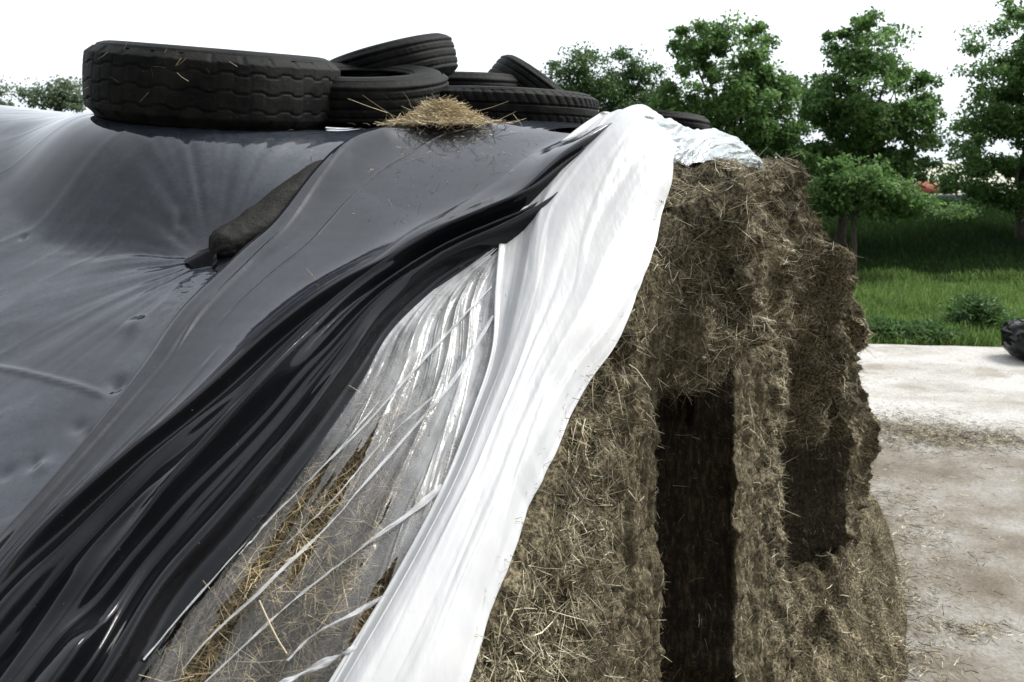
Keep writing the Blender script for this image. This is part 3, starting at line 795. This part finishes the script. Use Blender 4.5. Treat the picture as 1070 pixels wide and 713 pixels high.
o = mesh_obj('bag_body', VG, gfaces(110, 48, True)[:, ::-1], M['bag']); local(o, bag_root)
# tied-off end: a small crumpled frill
tip = cen[3]; dirn = cen[0] - cen[8]; dirn /= np.linalg.norm(dirn)
nf = 26; a_ = np.linspace(-1.25, 1.25, nf); rws = 10
VF = np.zeros((rws, nf, 3))
for i in range(rws):
    s = i / (rws - 1)
    for j in range(nf):
        spread = .016 + .075 * s
        VF[i, j] = tip + dirn * (-.008 + .085 * s * (1 - .25 * a_[j] ** 2)) + sd[3] * spread * math.sin(a_[j]) + nr[3] * (.012 + .018 * math.cos(a_[j] * 3.3 + 1) * s - .012 * s)
VF += fbm(VF * 40, 135, 2)[..., None] * .006
o = mesh_obj('tied_end', VF, gfaces(rws, nf), M['film_fold']); local(o, bag_root)

# ------------------------------------------------------------------ tyres
def tyre(loc, Rr, w, tilt, roll, label, pattern='rib', hole=.56, group='old tyres weighing down the sheet', spin=0., matr=None):
    matr = matr or M['rubber']
    nth = 420 if pattern in ('truck', 'block') else 240
    root = empty('tyre', loc)
    th = np.linspace(0, 2 * math.pi, nth, endpoint=False) + spin
    # tread: slightly crowned band with real grooves
    nw = 64 if pattern in ('truck', 'block') else 44
    u = np.linspace(-1, 1, nw)
    prof = Rr * (1 - .022 * u ** 2 - .055 * np.clip(np.abs(u) - .80, 0, 1) / .2)
    D = np.zeros((nth, nw)); T, U = np.meshgrid(th, u, indexing='ij')
    if pattern == 'truck':
        nz = 27
        zig = np.clip(np.abs(((T * nz / math.pi) % 2) - 1) * 3 - 1.5, -.5, .5) * .10
        for c in (-.55, -.02, .50):
            D -= .008 * np.exp(-(((U - c - zig) / .028) ** 4))
        lug = (np.abs(((T * nz / math.pi) % 2) - 1) < .16) & (np.abs(U) > .80)
        D -= .008 * lug
        D -= .0025 * ((np.abs(((T * nz * 2 / math.pi) % 2) - 1) < .10) & (np.abs(U) < .8))
    elif pattern == 'block':
        nz = 60
        D -= .006 * (np.abs(((T * nz / math.pi + U * 2.2) % 2) - 1) < .30) * (np.abs(U) > .22)
        for c in (-.25, .25): D -= .010 * np.exp(-(((U - c) / .05) ** 4))
    else:
        for c in (-.62, -.22, .22, .62): D -= .007 * np.exp(-(((U - c) / .06) ** 4))
        D -= .002 * ((np.abs(((T * 60 / math.pi + U) % 2) - 1) < .14) & (np.abs(U) > .3))
    wear = fbm(np.stack([np.cos(T) * 3, np.sin(T) * 3, U * 1.5], -1), int(Rr * 997) % 50, 3)
    rad = prof[None, :] + D * (.75 + .35 * wear) + .003 * wear
    rad = rad + Rr * .012 * np.sin(2 * T + Rr * 40) + .004 * np.sin(5 * T + U)
    V = np.stack([rad * np.cos(T), rad * np.sin(T), U * w * .46], -1)
    tr = mesh_obj('tread', V, gfaces(nth, nw)[:, ::-1], matr, parent=root)
    f = gfaces(2, nw)  # close the ring
    ring = np.stack([np.arange(nw - 1) + (nth - 1) * nw, np.arange(nw - 1) + (nth - 1) * nw + 1, np.arange(nw - 1) + 1, np.arange(nw - 1)], 1)
    V_, F_ = V.reshape(-1, 3), np.concatenate([gfaces(nth, nw), ring])
    bpy.data.objects.remove(tr, do_unlink=True)
    mesh_obj('tread', V_, F_[:, ::-1], matr, parent=root)
    # sidewalls: shoulder, bulge, bead and the inner wall
    Rs = prof[-1]; Rh = Rr * hole
    sec = [(Rs + .0005, .455), (Rs - .010, .488), (Rs - .2 * (Rs - Rh), .525), (Rs - .45 * (Rs - Rh), .54), (Rs - .7 * (Rs - Rh), .51), (Rs - .82 * (Rs - Rh), .492), (Rs - .86 * (Rs - Rh), .475), (Rh + .012, .45),
           (Rh, .42), (Rh + .006, .37), (Rs - .55 * (Rs - Rh), .40), (Rs - .2 * (Rs - Rh), .33), (Rs - .045, .15), (Rs - .04, .0)]
    sec = curve(np.array(sec), 46)
    for sgn in (1, -1):
        n2 = 180; t2 = np.linspace(0, 2 * math.pi, n2, endpoint=False)
        rr = sec[None, :, 0] + 0 * t2[:, None]
        rr = rr + .0022 * np.sin(sec[None, :, 0] / (Rs - Rh) * 44) * (np.arange(46)[None, :] < 22)
        rr = rr + Rr * .012 * np.sin(2 * (t2 + spin) + Rr * 40)[:, None]
        V = np.stack([rr * np.cos(t2)[:, None], rr * np.sin(t2)[:, None], np.broadcast_to(sgn * sec[None, :, 1] * w, rr.shape)], -1)
        ring = np.stack([np.arange(45) + (n2 - 1) * 46, np.arange(45) + (n2 - 1) * 46 + 1, np.arange(45) + 1, np.arange(45)], 1)
        F = np.concatenate([gfaces(n2, 46), ring])
        mesh_obj('sidewall', V, F if sgn < 0 else F[:, ::-1], matr, parent=root)
    # tilt: top leans towards the viewer; roll: right side drops
    root.rotation_mode = 'QUATERNION'
    m = Matrix.Rotation(math.radians(roll), 4, 'Y') @ Matrix.Rotation(math.radians(tilt), 4, 'X')
    root.rotation_quaternion = m.to_quaternion()
    tag(root, label, 'tyre', group)
    return root
def at(px, py, y): return tuple(P(px, py, y))
tyre(at(227, 90, 3.36), .482, .275, 5.5, 4.6, 'big truck tyre with zigzag tread lying flat, leftmost on the heap', 'truck', .58)
tyre(at(377, 97, 3.66), .385, .19, 12, 1, 'worn tyre with open hole facing viewer, between truck tyre and straw', 'rib', .56)
tyre(at(408, 72, 4.18), .335, .20, 4, -15, 'smooth tyre tilted on top of the pile, highest of all', 'rib', .56)
tyre(at(480, 99, 4.80), .365, .22, 3, 1, 'ribbed car tyre lying flat behind the golden straw', 'rib', .58)
tyre(at(557, 100, 4.95), .30, .20, -2, 37, 'car tyre leaning steeply, rightmost against the trees', 'rib', .58)
tyre(at(530, 116, 3.86), .43, .17, 1.5, 2.5, 'wide tyre with lugged tread lying flat behind straw and black film', 'block', .6)
tyre(at(690, 136, 4.30), .25, .17, 1, 6, 'small grey tyre peeping over the white film end', 'rib', .58)

# ------------------------------------------------------------------ straw pile
n = 4200
u = R.normal(0, 1, (n, 2))
cx = P(462, 128, 3.17)
bx = cx[0] + u[:, 0] * .078; by = cx[1] + .02 + u[:, 1] * .05
hh = .095 * np.exp(-((u[:, 0] / 1.5) ** 2 + (u[:, 1] / 1.3) ** 2))
bz = np.maximum(heap(bx, by), cx[2] - .035) + .03 + hh * R.random(n)
d = R.normal(size=(n, 3)); d[:, 2] *= .28; d[:, 0] *= 1.5; d /= np.linalg.norm(d, axis=1, keepdims=True)
L = R.uniform(.03, .11, n)
Vp, Fp = straws(np.stack([bx, by, bz], 1) - d * L[:, None] * .5, d, L, R.uniform(.0015, .0034, n), .3)
ext = [((412, 122), (380, 98), .004), ((405, 118), (362, 106), .0035), ((430, 118), (398, 100), .003), ((500, 116), (530, 108), .003), ((520, 126), (540, 118), .003), ((430, 112), (424, 96), .003)]
eb = np.array([P(a[0], a[1], 3.12) for a, b, w in ext]); ee = np.array([P(b[0], b[1], 3.08) for a, b, w in ext])
Lx = np.linalg.norm(ee - eb, axis=1); Ve, Fe = straws(eb, (ee - eb) / Lx[:, None], Lx, np.array([w for _, _, w in ext]), .2)
ns = 17
ta = R.uniform(-2.5, -.75, ns); tc_ = np.array([(227 - 535) / FPX * 3.36, 3.36, H + (HZ - 90) / FPX * 3.36])
sb = tc_ + np.stack([.486 * np.cos(ta), .486 * np.sin(ta), R.uniform(-.10, .10, ns) - .08 * np.cos(ta) * .48], 1)
d = R.normal(size=(ns, 3)); d[:, 1] = -np.abs(d[:, 1]) * .25; d /= np.linalg.norm(d, axis=1, keepdims=True)
Va, Fa = straws(sb, d, R.uniform(.015, .05, ns), R.uniform(.0012, .0022, ns), .3)
nsc = 130
q_ = hit(R.normal(455, 55, nsc), 134 + np.abs(R.normal(0, 22, nsc)), .05)
d = R.normal(size=(nsc, 3)); d[:, 2] *= .15; d /= np.linalg.norm(d, axis=1, keepdims=True)
Vc_, Fc_ = straws(q_, d, R.uniform(.01, .045, nsc), R.uniform(.001, .0022, nsc), .3)
Vp, Fp = join([(Vp, Fp), (Ve, Fe), (Va, Fa), (Vc_, Fc_)])
pile = mesh_obj('straw_pile', Vp, Fp, M['straw_gold'], smooth=False)
tag(pile, 'small heap of golden straw lying on film in front of the tyres', 'straw')

# ------------------------------------------------------------------ ground, yard, bank, road
def sheet(name, xs, ys, zf, mat):
    X, Y = np.meshgrid(xs, ys, indexing='xy'); V = np.stack([X, Y, zf(X, Y)], -1)
    o = mesh_obj(name, V, gfaces(*V.shape[:2]), mat); tag(o, kind='structure'); return o
def bank_z(x, y):
    n = fbm(np.stack([x * .25, y * .25, 0 * x], -1), 201, 3)
    return (1.32 * sst(19, 29.5, y) - 4.0 * sst(38, 60, y)) + .10 * n * sst(18, 21, y) * (1 - sst(27, 29, y)) - .02
sheet('ground', np.array([-600, -120, -40, -10, 0, 10, 40, 120, 600.]), np.array([-300, -60, 0, 17, 40, 58, 200, 2500.]), lambda x, y: -.06 - 3.5 * sst(38, 60, y), M['ground'])
sheet('bank', np.linspace(-60, 70, 200), np.linspace(13.0, 62, 130), bank_z, M['ground'])
xs = np.linspace(-30, 40, 300); yarded = 13.35 + .25 * fbm(np.stack([xs * .7, 0 * xs, 0 * xs], -1), 205, 3) - .055 * np.clip(xs - 5, 0, 8)
rowsY = np.linspace(0, 1, 120)
YV = np.stack([np.broadcast_to(xs, (120, 300)), -20 + (yarded[None] + 20) * rowsY[:, None], np.full((120, 300), .0)], -1)
YV[..., 2] = .012 + .008 * fbm(YV * .8, 206, 3)
tag(mesh_obj('yard', YV, gfaces(120, 300), M['yard']), kind='structure')
sheet('road', np.linspace(-60, 70, 60), np.linspace(31.2, 36.5, 4), lambda x, y: bank_z(x, y) + .05, M['asphalt'])

def blades(xy, z, hmin, hmax, w, lean):
    n = len(xy); d = R.normal(size=(n, 3)) * lean; d[:, 2] = 1; d /= np.linalg.norm(d, axis=1, keepdims=True)
    return straws(np.column_stack([xy, z]), d, R.uniform(hmin, hmax, n), R.uniform(.6, 1.4, n) * w, .5)
n = 125000
gy = 13.1 + R.random(n) ** .8 * 6.8; gx = gy * R.uniform(.14, .72, n)
eb_ = np.interp(gx, xs, yarded)
ok = gy > eb_ + R.random(n) * .25; gx, gy = gx[ok], gy[ok]
hgt = .55 + .45 * fbm(np.stack([gx * .8, gy * .8, 0 * gx], -1), 211, 3) + .25 * sst(13.2, 15, gy)
pg = bank_z(gx, gy)
d = R.normal(size=(len(gx), 3)) * .35; d[:, 2] = 1; d /= np.linalg.norm(d, axis=1, keepdims=True)
Vg, Fg = straws(np.column_stack([gx, gy, pg]), d, R.uniform(.12, .42, len(gx)) * hgt, R.uniform(.008, .02, len(gx)), .6)
tag(mesh_obj('grass', Vg, Fg, M['grass'], smooth=False), 'bright green uncut grass between the yard and the bank', 'grass', kind='stuff')
n = 95000
gy = 18.5 + R.random(n) * 12; gx = gy * R.uniform(.14, .74, n)
Vg, Fg = blades(np.column_stack([gx, gy]), bank_z(gx, gy), .10, .34, .018, .4)
tag(mesh_obj('bank_grass', Vg, Fg, M['grass_shaded'], smooth=False), 'dark green grass on the bank in the shade of the trees', 'grass', kind='stuff')

# weeds: leafy plants at the edge of the yard
def weed(px, py, y, wx, hz, label, n=2600):
    b = P(px, py, y); b[2] = bank_z(b[0], b[1])
    root = empty('weed_plant', tuple(b)); tag(root, label, 'plant', 'leafy weeds in the grass')
    p = R.normal(size=(n, 3)) * np.array([wx * .42, wx * .3, 1]); p[:, 2] = R.random(n) ** .8 * hz * np.exp(-(p[:, 0] / wx) ** 2) 
    d = R.normal(size=(n, 3)); d[:, 2] = np.abs(d[:, 2]) * .6; d /= np.linalg.norm(d, axis=1, keepdims=True)
    V, F = straws(p, d, R.uniform(.06, .15, n), R.uniform(.02, .045, n), .5)
    mesh_obj('foliage', V, F, M['weed'], parent=root, smooth=False)
weed(1022, 350, 14.3, .62, .62, 'large dark leafy weed clump in the grass left of the black bundle')
weed(925, 352, 14.0, .5, .26, 'low pale green weeds at yard edge beside the silage face')
weed(975, 355, 13.8, .55, .24, 'low weed patch at yard edge between heap and big weed clump')

# loose silage fallen at the foot of the face
xs2 = np.linspace(.4, 4.2, 230); ys2 = np.linspace(3.0, 9.2, 330)
X, Y = np.meshgrid(xs2, ys2, indexing='xy')
pts = np.column_stack([X.ravel(), Y.ravel()])
poly = np.concatenate([Q[6:10], S[9:17]])
dist = np.full(len(pts), 9.)
for a, b in zip(poly[:-1], poly[1:]):
    ab = b - a; tpar = np.clip(((pts - a) @ ab) / (ab @ ab), 0, 1)
    dist = np.minimum(dist, np.linalg.norm(pts - (a + tpar[:, None] * ab), axis=1))
dist = dist.reshape(X.shape)
inside = X < np.interp(Y, poly[:, 1], poly[:, 0])
dist = np.where(inside, 0, dist)
p3_ = np.stack([X, Y, 0 * X], -1)
reach = np.interp(Y, [3, 4, 4.8, 5.8, 7, 8.2], [.18, .24, .30, .27, .60, .35]) * (1 + .35 * fbm(p3_ * 1.7, 221, 3))
hm = np.interp(Y, [3.0, 3.6, 4.3, 5.0, 5.6, 6.5, 7.6, 9], [.1, .2, .42, .46, .5, .78, .45, .1])
mz = hm * np.clip(1 - dist / reach, 0, 1) ** .85
mz = mz * (1 + .7 * fbm(p3_ * 3.2, 222, 3)) + (.10 * fbm(p3_ * 6, 223, 3) + .05 * fbm(p3_ * 16, 225, 3)) * sst(.01, .12, mz) + .02 * fbm(p3_ * 40, 224, 2) * (mz > .02)
mz = np.where(mz > .004, mz, -.05) + .012
MV = np.stack([X, Y, mz], -1)
mound = mesh_obj('loose_silage', MV, gfaces(*MV.shape[:2]), M['silage'], attrs={'slot_shade': np.zeros(X.shape)})
tag(mound, 'loose brown silage crumbled down at the foot of cut face', 'silage', kind='stuff')
w = (mz > .01).astype(float)
pos, nn, idx = scatter_on_grid(MV, w, 34000)
d = R.normal(size=(34000, 3)); d[:, 2] *= .5; d /= np.linalg.norm(d, axis=1, keepdims=True)
V, F = straws(pos, d, R.uniform(.02, .09, 34000), R.uniform(.002, .0046, 34000), .35)
# litter blown over the yard
lx, ly = [], []
for px, py, sx, sy, n in [(930, 450, .55, .36, 4200), (1000, 459, .6, .22, 2200), (1055, 464, .4, .16, 800), (1010, 666, .10, .05, 160), (1035, 660, .14, .05, 90), (960, 560, .2, .25, 120), (985, 655, .08, .03, 60), (1000, 500, 1.0, .5, 200),
                          (1000, 600, .8, .6, 220), (930, 640, .2, .2, 350), (1045, 385, .8, .3, 60), (990, 395, .9, .3, 40), (925, 520, .25, .35, 420), (950, 560, .22, .4, 500), (925, 610, .18, .25, 700), (945, 690, .16, .16, 500)]:
    yy_ = H / ((py - HZ) / FPX); xx_ = (px - 535) / FPX * yy_
    lx.append(xx_ + R.normal(0, sx, n)); ly.append(yy_ + R.normal(0, sy, n))
lx, ly = np.concatenate(lx), np.concatenate(ly); n = len(lx)
d2 = R.normal(size=(n, 3)); d2[:, 2] *= .2; d2 /= np.linalg.norm(d2, axis=1, keepdims=True)
Vl, Fl = straws(np.column_stack([lx, ly, R.uniform(.02, .04, n)]), d2, R.uniform(.02, .085, n), R.uniform(.003, .006, n), .3)
V, F = join([(V, F), (Vl, Fl)])
tag(mesh_obj('silage_litter', V, F, M['straw_face'], smooth=False), 'brown stalks littered on the fallen silage and the yard', 'silage', kind='stuff')
# black wrapped bundle at the edge of the yard
bcen = P(1071, 357, 12.35)
bcen[2] = .30
th = np.linspace(0, 2 * math.pi, 64, endpoint=False); ph = np.linspace(-1.5, 1.5, 40)
g = np.stack(np.broadcast_arrays(np.cos(ph)[:, None] * np.cos(th)[None], np.cos(ph)[:, None] * np.sin(th)[None], np.sin(ph)[:, None] + 0 * th[None]), -1)
sgn = np.sign(g); g2 = sgn * np.abs(g) ** .8
VB_ = g2 * np.array([.26, .36, .29]) * (1 + .16 * fbm(g * np.array([2, 2, 3]), 251, 3) + .008 * np.sin(g[..., 2] * 22 + g[..., 0] * 6))[..., None]
bun = mesh_obj('plastic_bundle', VB_, gfaces(40, 64, True)[:, ::-1], M['film_fold']); bun.location = tuple(bcen)
tag(bun, 'black plastic wrapped bundle standing where the yard meets the grass', 'bundle')

# ------------------------------------------------------------------ trees
def tube(pts, radii, n=10):
    pts = np.asarray(pts, float); c = curve(np.column_stack([pts, radii]), max(10, len(pts) * 6)); r = c[:, 3]; c = c[:, :3]
    tn = np.gradient(c, axis=0); tn /= np.linalg.norm(tn, axis=1, keepdims=True)
    ref = np.array([.3, 1, .1]); a = np.cross(tn, ref); a /= np.linalg.norm(a, axis=1, keepdims=True); b = np.cross(tn, a)
    th = np.linspace(0, 2 * math.pi, n, endpoint=False)
    V = c[:, None] + (a[:, None] * np.cos(th)[None, :, None] + b[:, None] * np.sin(th)[None, :, None]) * r[:, None, None]
    V = V + (fbm(V * 6, 300, 2) * .12)[..., None] * (V - c[:, None])
    return V.reshape(-1, 3), gfaces(len(c), n, True)
def tree(d, blobs, trunk_px, base_py, label, nclump, nleaf, leaf=.10, mat='leaf', tw=.10, lean=0., ground=None):
    base = P(trunk_px, base_py, d)
    if ground is not None: base[2] = ground
    root = empty('tree', tuple(base)); tag(root, label, 'tree', 'trees behind the yard')
    px = d / FPX
    B = np.array([(*P(a, b, d), rx * px * 1.17, ry * px * 1.06) for a, b, rx, ry in blobs])
    vol = B[:, 3] * B[:, 4]; k = R.choice(len(B), nclump, p=vol / vol.sum())
    u = R.normal(size=(nclump, 3)); u /= np.linalg.norm(u, axis=1, keepdims=True); rr = R.random((nclump, 1)) ** .36
    cc = B[k, :3] + u * rr * np.column_stack([B[k, 3], B[k, 3] * .9, B[k, 4]]) * .93
    ncl = np.maximum(20, (nleaf / nclump * R.uniform(.4, 1.6, nclump)).astype(int))
    ci = np.repeat(np.arange(nclump), ncl); n = len(ci)
    cr = R.uniform(.14, .36, nclump) * (d / 22.) * np.where(R.random(nclump) < .25, 1.5, 1.0)
    v = R.normal(size=(n, 3)); v /= np.linalg.norm(v, axis=1, keepdims=True); v *= (R.random((n, 1)) ** .5)
    pos = cc[ci] + v * cr[ci][:, None] * np.array([1.25, 1.25, .75])
    dr = R.normal(size=(n, 3)); dr[:, 2] -= .35; dr /= np.linalg.norm(dr, axis=1, keepdims=True)
    L = R.uniform(.6, 1.3, n) * leaf
    # leaf: pointed lozenge, folded a little along its rib
    side = np.cross(dr, np.array([0, 0, 1.]) + .7 * R.normal(size=(n, 3))); side /= np.linalg.norm(side, axis=1, keepdims=True) + 1e-9
    nrm = np.cross(side, dr)
    a = pos; c = pos + dr * L[:, None]; m1 = pos + dr * (L * .45)[:, None] + side * (L * .30)[:, None] + nrm * (L * .1)[:, None]; m2 = pos + dr * (L * .45)[:, None] - side * (L * .30)[:, None] + nrm * (L * .1)[:, None]
    V = np.stack([a, m1, c, m2], 1).reshape(-1, 3); F = np.arange(4 * n).reshape(-1, 4)
    o = mesh_obj('crown', V, F, M[mat], smooth=False); local(o, root)
    parts = []
    top = B[np.argmax(B[:, 2]), :3] + np.array([0, 0, .2])
    fork = base + (np.array([B[:, 0].mean(), B[:, 1].mean(), B[:, 2].min()]) - base) * .75
    fork[0] = base[0] + lean + (fork[0] - base[0]) * .3
    parts.append(tube([base - [0, 0, .15], base + (fork - base) * .5 + [.03, 0, 0], fork, fork + (top - fork) * .5, top], [tw * 1.35, tw, tw * .8, tw * .45, tw * .1]))
    for _ in range(9):
        e = cc[R.integers(nclump)]; s = fork + (top - fork) * R.uniform(-.1, .55)
        mdp = (s + e) / 2 + np.array([0, 0, .18]) + R.normal(size=3) * .1
        parts.append(tube([s, mdp, e], [tw * .45, tw * .28, tw * .08], 7))
    V, F = join(parts)
    o = mesh_obj('trunk', V, F, M['bark']); local(o, root)
gz = lambda px, d: float(bank_z(np.array((px - 535) / FPX * d), np.array(float(d))))
tree(23, [(905, 48, 38, 36), (900, 105, 68, 55), (868, 130, 42, 50), (945, 140, 40, 50), (885, 180, 50, 36), (935, 195, 42, 34), (855, 185, 35, 40)], 876, 258,
     'broad full green tree just right of the silage heap', 330, 56000, .125, tw=.13, ground=gz(876, 23))
tree(22, [(733, 52, 36, 32), (778, 62, 38, 38), (755, 110, 62, 55), (800, 120, 38, 55), (708, 125, 26, 36), (770, 175, 60, 45), (820, 190, 45, 45)], 770, 260,
     'dark green tree directly behind the top of the cut face', 320, 54000, .12, tw=.12, ground=gz(770, 22))
tree(27, [(604, 80, 34, 28), (590, 105, 34, 30), (625, 120, 40, 40)], 610, 240, 'pale airy small tree behind the tyres and white film', 110, 15000, .11, 'leaf_pale', tw=.09, ground=gz(610, 27))
tree(28, [(652, 75, 24, 28), (668, 100, 36, 32), (650, 130, 45, 40)], 655, 240, 'narrow light green tree between the tyres and the dark tree', 120, 16000, .11, 'leaf_pale', tw=.09, ground=gz(655, 28))
tree(24, [(1085, 40, 60, 60), (1055, 100, 55, 45), (1035, 150, 45, 36), (1022, 195, 36, 28), (1075, 190, 55, 42), (1120, 120, 70, 80)], 1066, 262,
     'large dark tree at the right edge of the bank', 320, 54000, .125, tw=.15, ground=gz(1066, 24))
tree(19.6, [(897, 190, 44, 24), (930, 210, 36, 16), (868, 206, 24, 18)], 890, 300, 'slim young tree with bare pale trunk in front of broad tree', 90, 13000, .11, tw=.07, ground=gz(890, 19.6))
tree(40, [(58, 90, 20, 13), (45, 104, 26, 9), (76, 104, 20, 10)], 58, 200, 'pale rounded tree far behind the black sheet beside truck tyre', 44, 4200, .17, 'leaf_haze', tw=.14, ground=-.06)
tree(41, [(-8, 98, 14, 12), (4, 109, 14, 7), (-40, 100, 36, 25)], -6, 200, 'pale tree cut off by the left edge above the black sheet', 44, 4600, .17, 'leaf_haze', tw=.14, ground=-.06)
tree(26, [(1000, 222, 14, 6), (992, 230, 16, 7)], 1000, 250, 'tiny bush on the bank between the broad tree and right tree', 12, 1500, .09, tw=.03, ground=gz(1000, 26))

# ------------------------------------------------------------------ guard rail and far house
gr = empty('guard_rail', (11, 30.6, .9)); tag(gr, 'pale steel guard rail along the top of the bank', 'guard rail')
prof = np.array([(0, -.155), (.03, -.14), (.03, -.07), (-.03, -.03), (-.03, .03), (.03, .07), (.03, .14), (0, .155)])
xsr = np.linspace(-14, 30, 60)
V = np.stack([np.stack([np.full(8, x), 30.6 - prof[:, 0], 1.52 + prof[:, 1]], -1) for x in xsr])
o = mesh_obj('rail', V, gfaces(60, 8), M['steel']); local(o, gr)
for x in np.arange(-13, 30, 4.0):
    bx_ = np.array([(sx * .05, sy * .03, sz) for sz in (-.6, .12) for sx, sy in ((-1, -1), (1, -1), (1, 1), (-1, 1))]) + np.array([x, 30.68, 1.52])
    F = np.array([[0, 1, 5, 4], [1, 2, 6, 5], [2, 3, 7, 6], [3, 0, 4, 7], [4, 5, 6, 7]])
    o = mesh_obj('post', bx_, F, M['steel'], smooth=False); local(o, gr)
hd = 120
c = P(968, 196, hd)
hs = empty('house', (c[0], hd, -3.5)); tag(hs, 'distant house with red tiled roof seen between the two right trees', 'house')
def boxv(x0, x1, y0, y1, z0, z1):
    return np.array([(x, y, z) for z in (z0, z1) for x, y in ((x0, y0), (x1, y0), (x1, y1), (x0, y1))])
BF = np.array([[3, 2, 1, 0], [4, 5, 6, 7], [0, 1, 5, 4], [1, 2, 6, 5], [2, 3, 7, 6], [3, 0, 4, 7]])
wl = mesh_obj('wall', boxv(c[0] - 2.7, c[0] + 2.7, hd - 3.5, hd + 3.5, -3.6, -1.95), BF, M['brick'], smooth=False); local(wl, hs)
rv = np.array([(c[0] - 3, hd - 3.9, -2.0), (c[0] + 3, hd - 3.9, -2.0), (c[0] + 3, hd + 3.9, -2.0), (c[0] - 3, hd + 3.9, -2.0), (c[0] - 1.2, hd, -.35), (c[0] + 1.2, hd, -.35)])
o = mesh_obj('roof', rv, [np.array([[0, 1, 5, 4], [2, 3, 4, 5], [3, 2, 1, 0]]), np.array([[1, 2, 5], [3, 0, 4]])], M['roof_tile'], smooth=False); local(o, hs)

# ------------------------------------------------------------------ light, sky, camera
w = bpy.data.worlds.new('World'); SC.world = w; w.use_nodes = True
nt_ = w.node_tree; bg = nt_.nodes['Background']
sky = nt_.nodes.new('ShaderNodeTexSky'); sky.sky_type = 'NISHITA'; sky.sun_disc = False
SUN_EL, SUN_AZ = 52, 72           # azimuth measured from +Y (away) towards +X (right)
sky.sun_elevation = math.radians(SUN_EL); sky.sun_rotation = math.radians(SUN_AZ)
sky.air_density = 1.0; sky.dust_density = 6.0; sky.ozone_density = 1.0
hs_ = nt_.nodes.new('ShaderNodeHueSaturation'); hs_.inputs['Saturation'].default_value = .10
nt_.links.new(sky.outputs[0], hs_.inputs['Color'])
mixn = nt_.nodes.new('ShaderNodeMix'); mixn.data_type = 'RGBA'; mixn.inputs[0].default_value = .6
mixn.inputs[7].default_value = (9.1, 9.8, 10.7, 1)      # even cloud cover
nt_.links.new(hs_.outputs[0], mixn.inputs[6])
# added sky gradient: brighter ahead, darkened behind the camera to deepen film reflections
tcw = nt_.nodes.new('ShaderNodeTexCoord'); dt = nt_.nodes.new('ShaderNodeVectorMath'); dt.operation = 'DOT_PRODUCT'
dt.inputs[1].default_value = Vector((.42, .90, .10)).normalized()
mrw = nt_.nodes.new('ShaderNodeMapRange'); mrw.interpolation_type = 'SMOOTHSTEP'
mrw.inputs[1].default_value = -.75; mrw.inputs[2].default_value = .45; mrw.inputs[3].default_value = .34; mrw.inputs[4].default_value = 1.25
nt_.links.new(tcw.outputs['Generated'], dt.inputs[0]); nt_.links.new(dt.outputs['Value'], mrw.inputs[0])
mlw = nt_.nodes.new('ShaderNodeVectorMath'); mlw.operation = 'SCALE'
nt_.links.new(mixn.outputs[2], mlw.inputs[0]); nt_.links.new(mrw.outputs[0], mlw.inputs['Scale']); nt_.links.new(mlw.outputs[0], bg.inputs[0])
bg.inputs[1].default_value = .065
sun = bpy.data.lights.new('sun', 'SUN'); sun.energy = 1.5; sun.angle = math.radians(18); sun.color = (1, .96, .90)
so = bpy.data.objects.new('sun', sun); COL.objects.link(so)
el, az = math.radians(SUN_EL), math.radians(SUN_AZ)
dirv = Vector((math.sin(az) * math.cos(el), math.cos(az) * math.cos(el), math.sin(el)))
so.rotation_mode = 'QUATERNION'; so.rotation_quaternion = dirv.to_track_quat('Z', 'Y'); so.location = dirv * 40

cam = bpy.data.cameras.new('camera'); co = bpy.data.objects.new('camera', cam); COL.objects.link(co)
co.location = (0, 0, H); co.rotation_euler = (math.radians(90), 0, 0)
cam.sensor_width = 36; cam.lens = FPX / 1070 * 36
cam.shift_y = -(356.5 - HZ) / 1070
cam.clip_start = .05; cam.clip_end = 3000
cam.dof.use_dof = True; cam.dof.focus_distance = 2.5; cam.dof.aperture_fstop = 6.5
SC.camera = co
vs = SC.view_settings; vs.view_transform = 'Standard'; vs.look = 'None'; vs.gamma = 1; vs.exposure = 1.3
SC.render.engine = 'CYCLES'
SC.cycles.max_bounces = 8; SC.cycles.transparent_max_bounces = 12
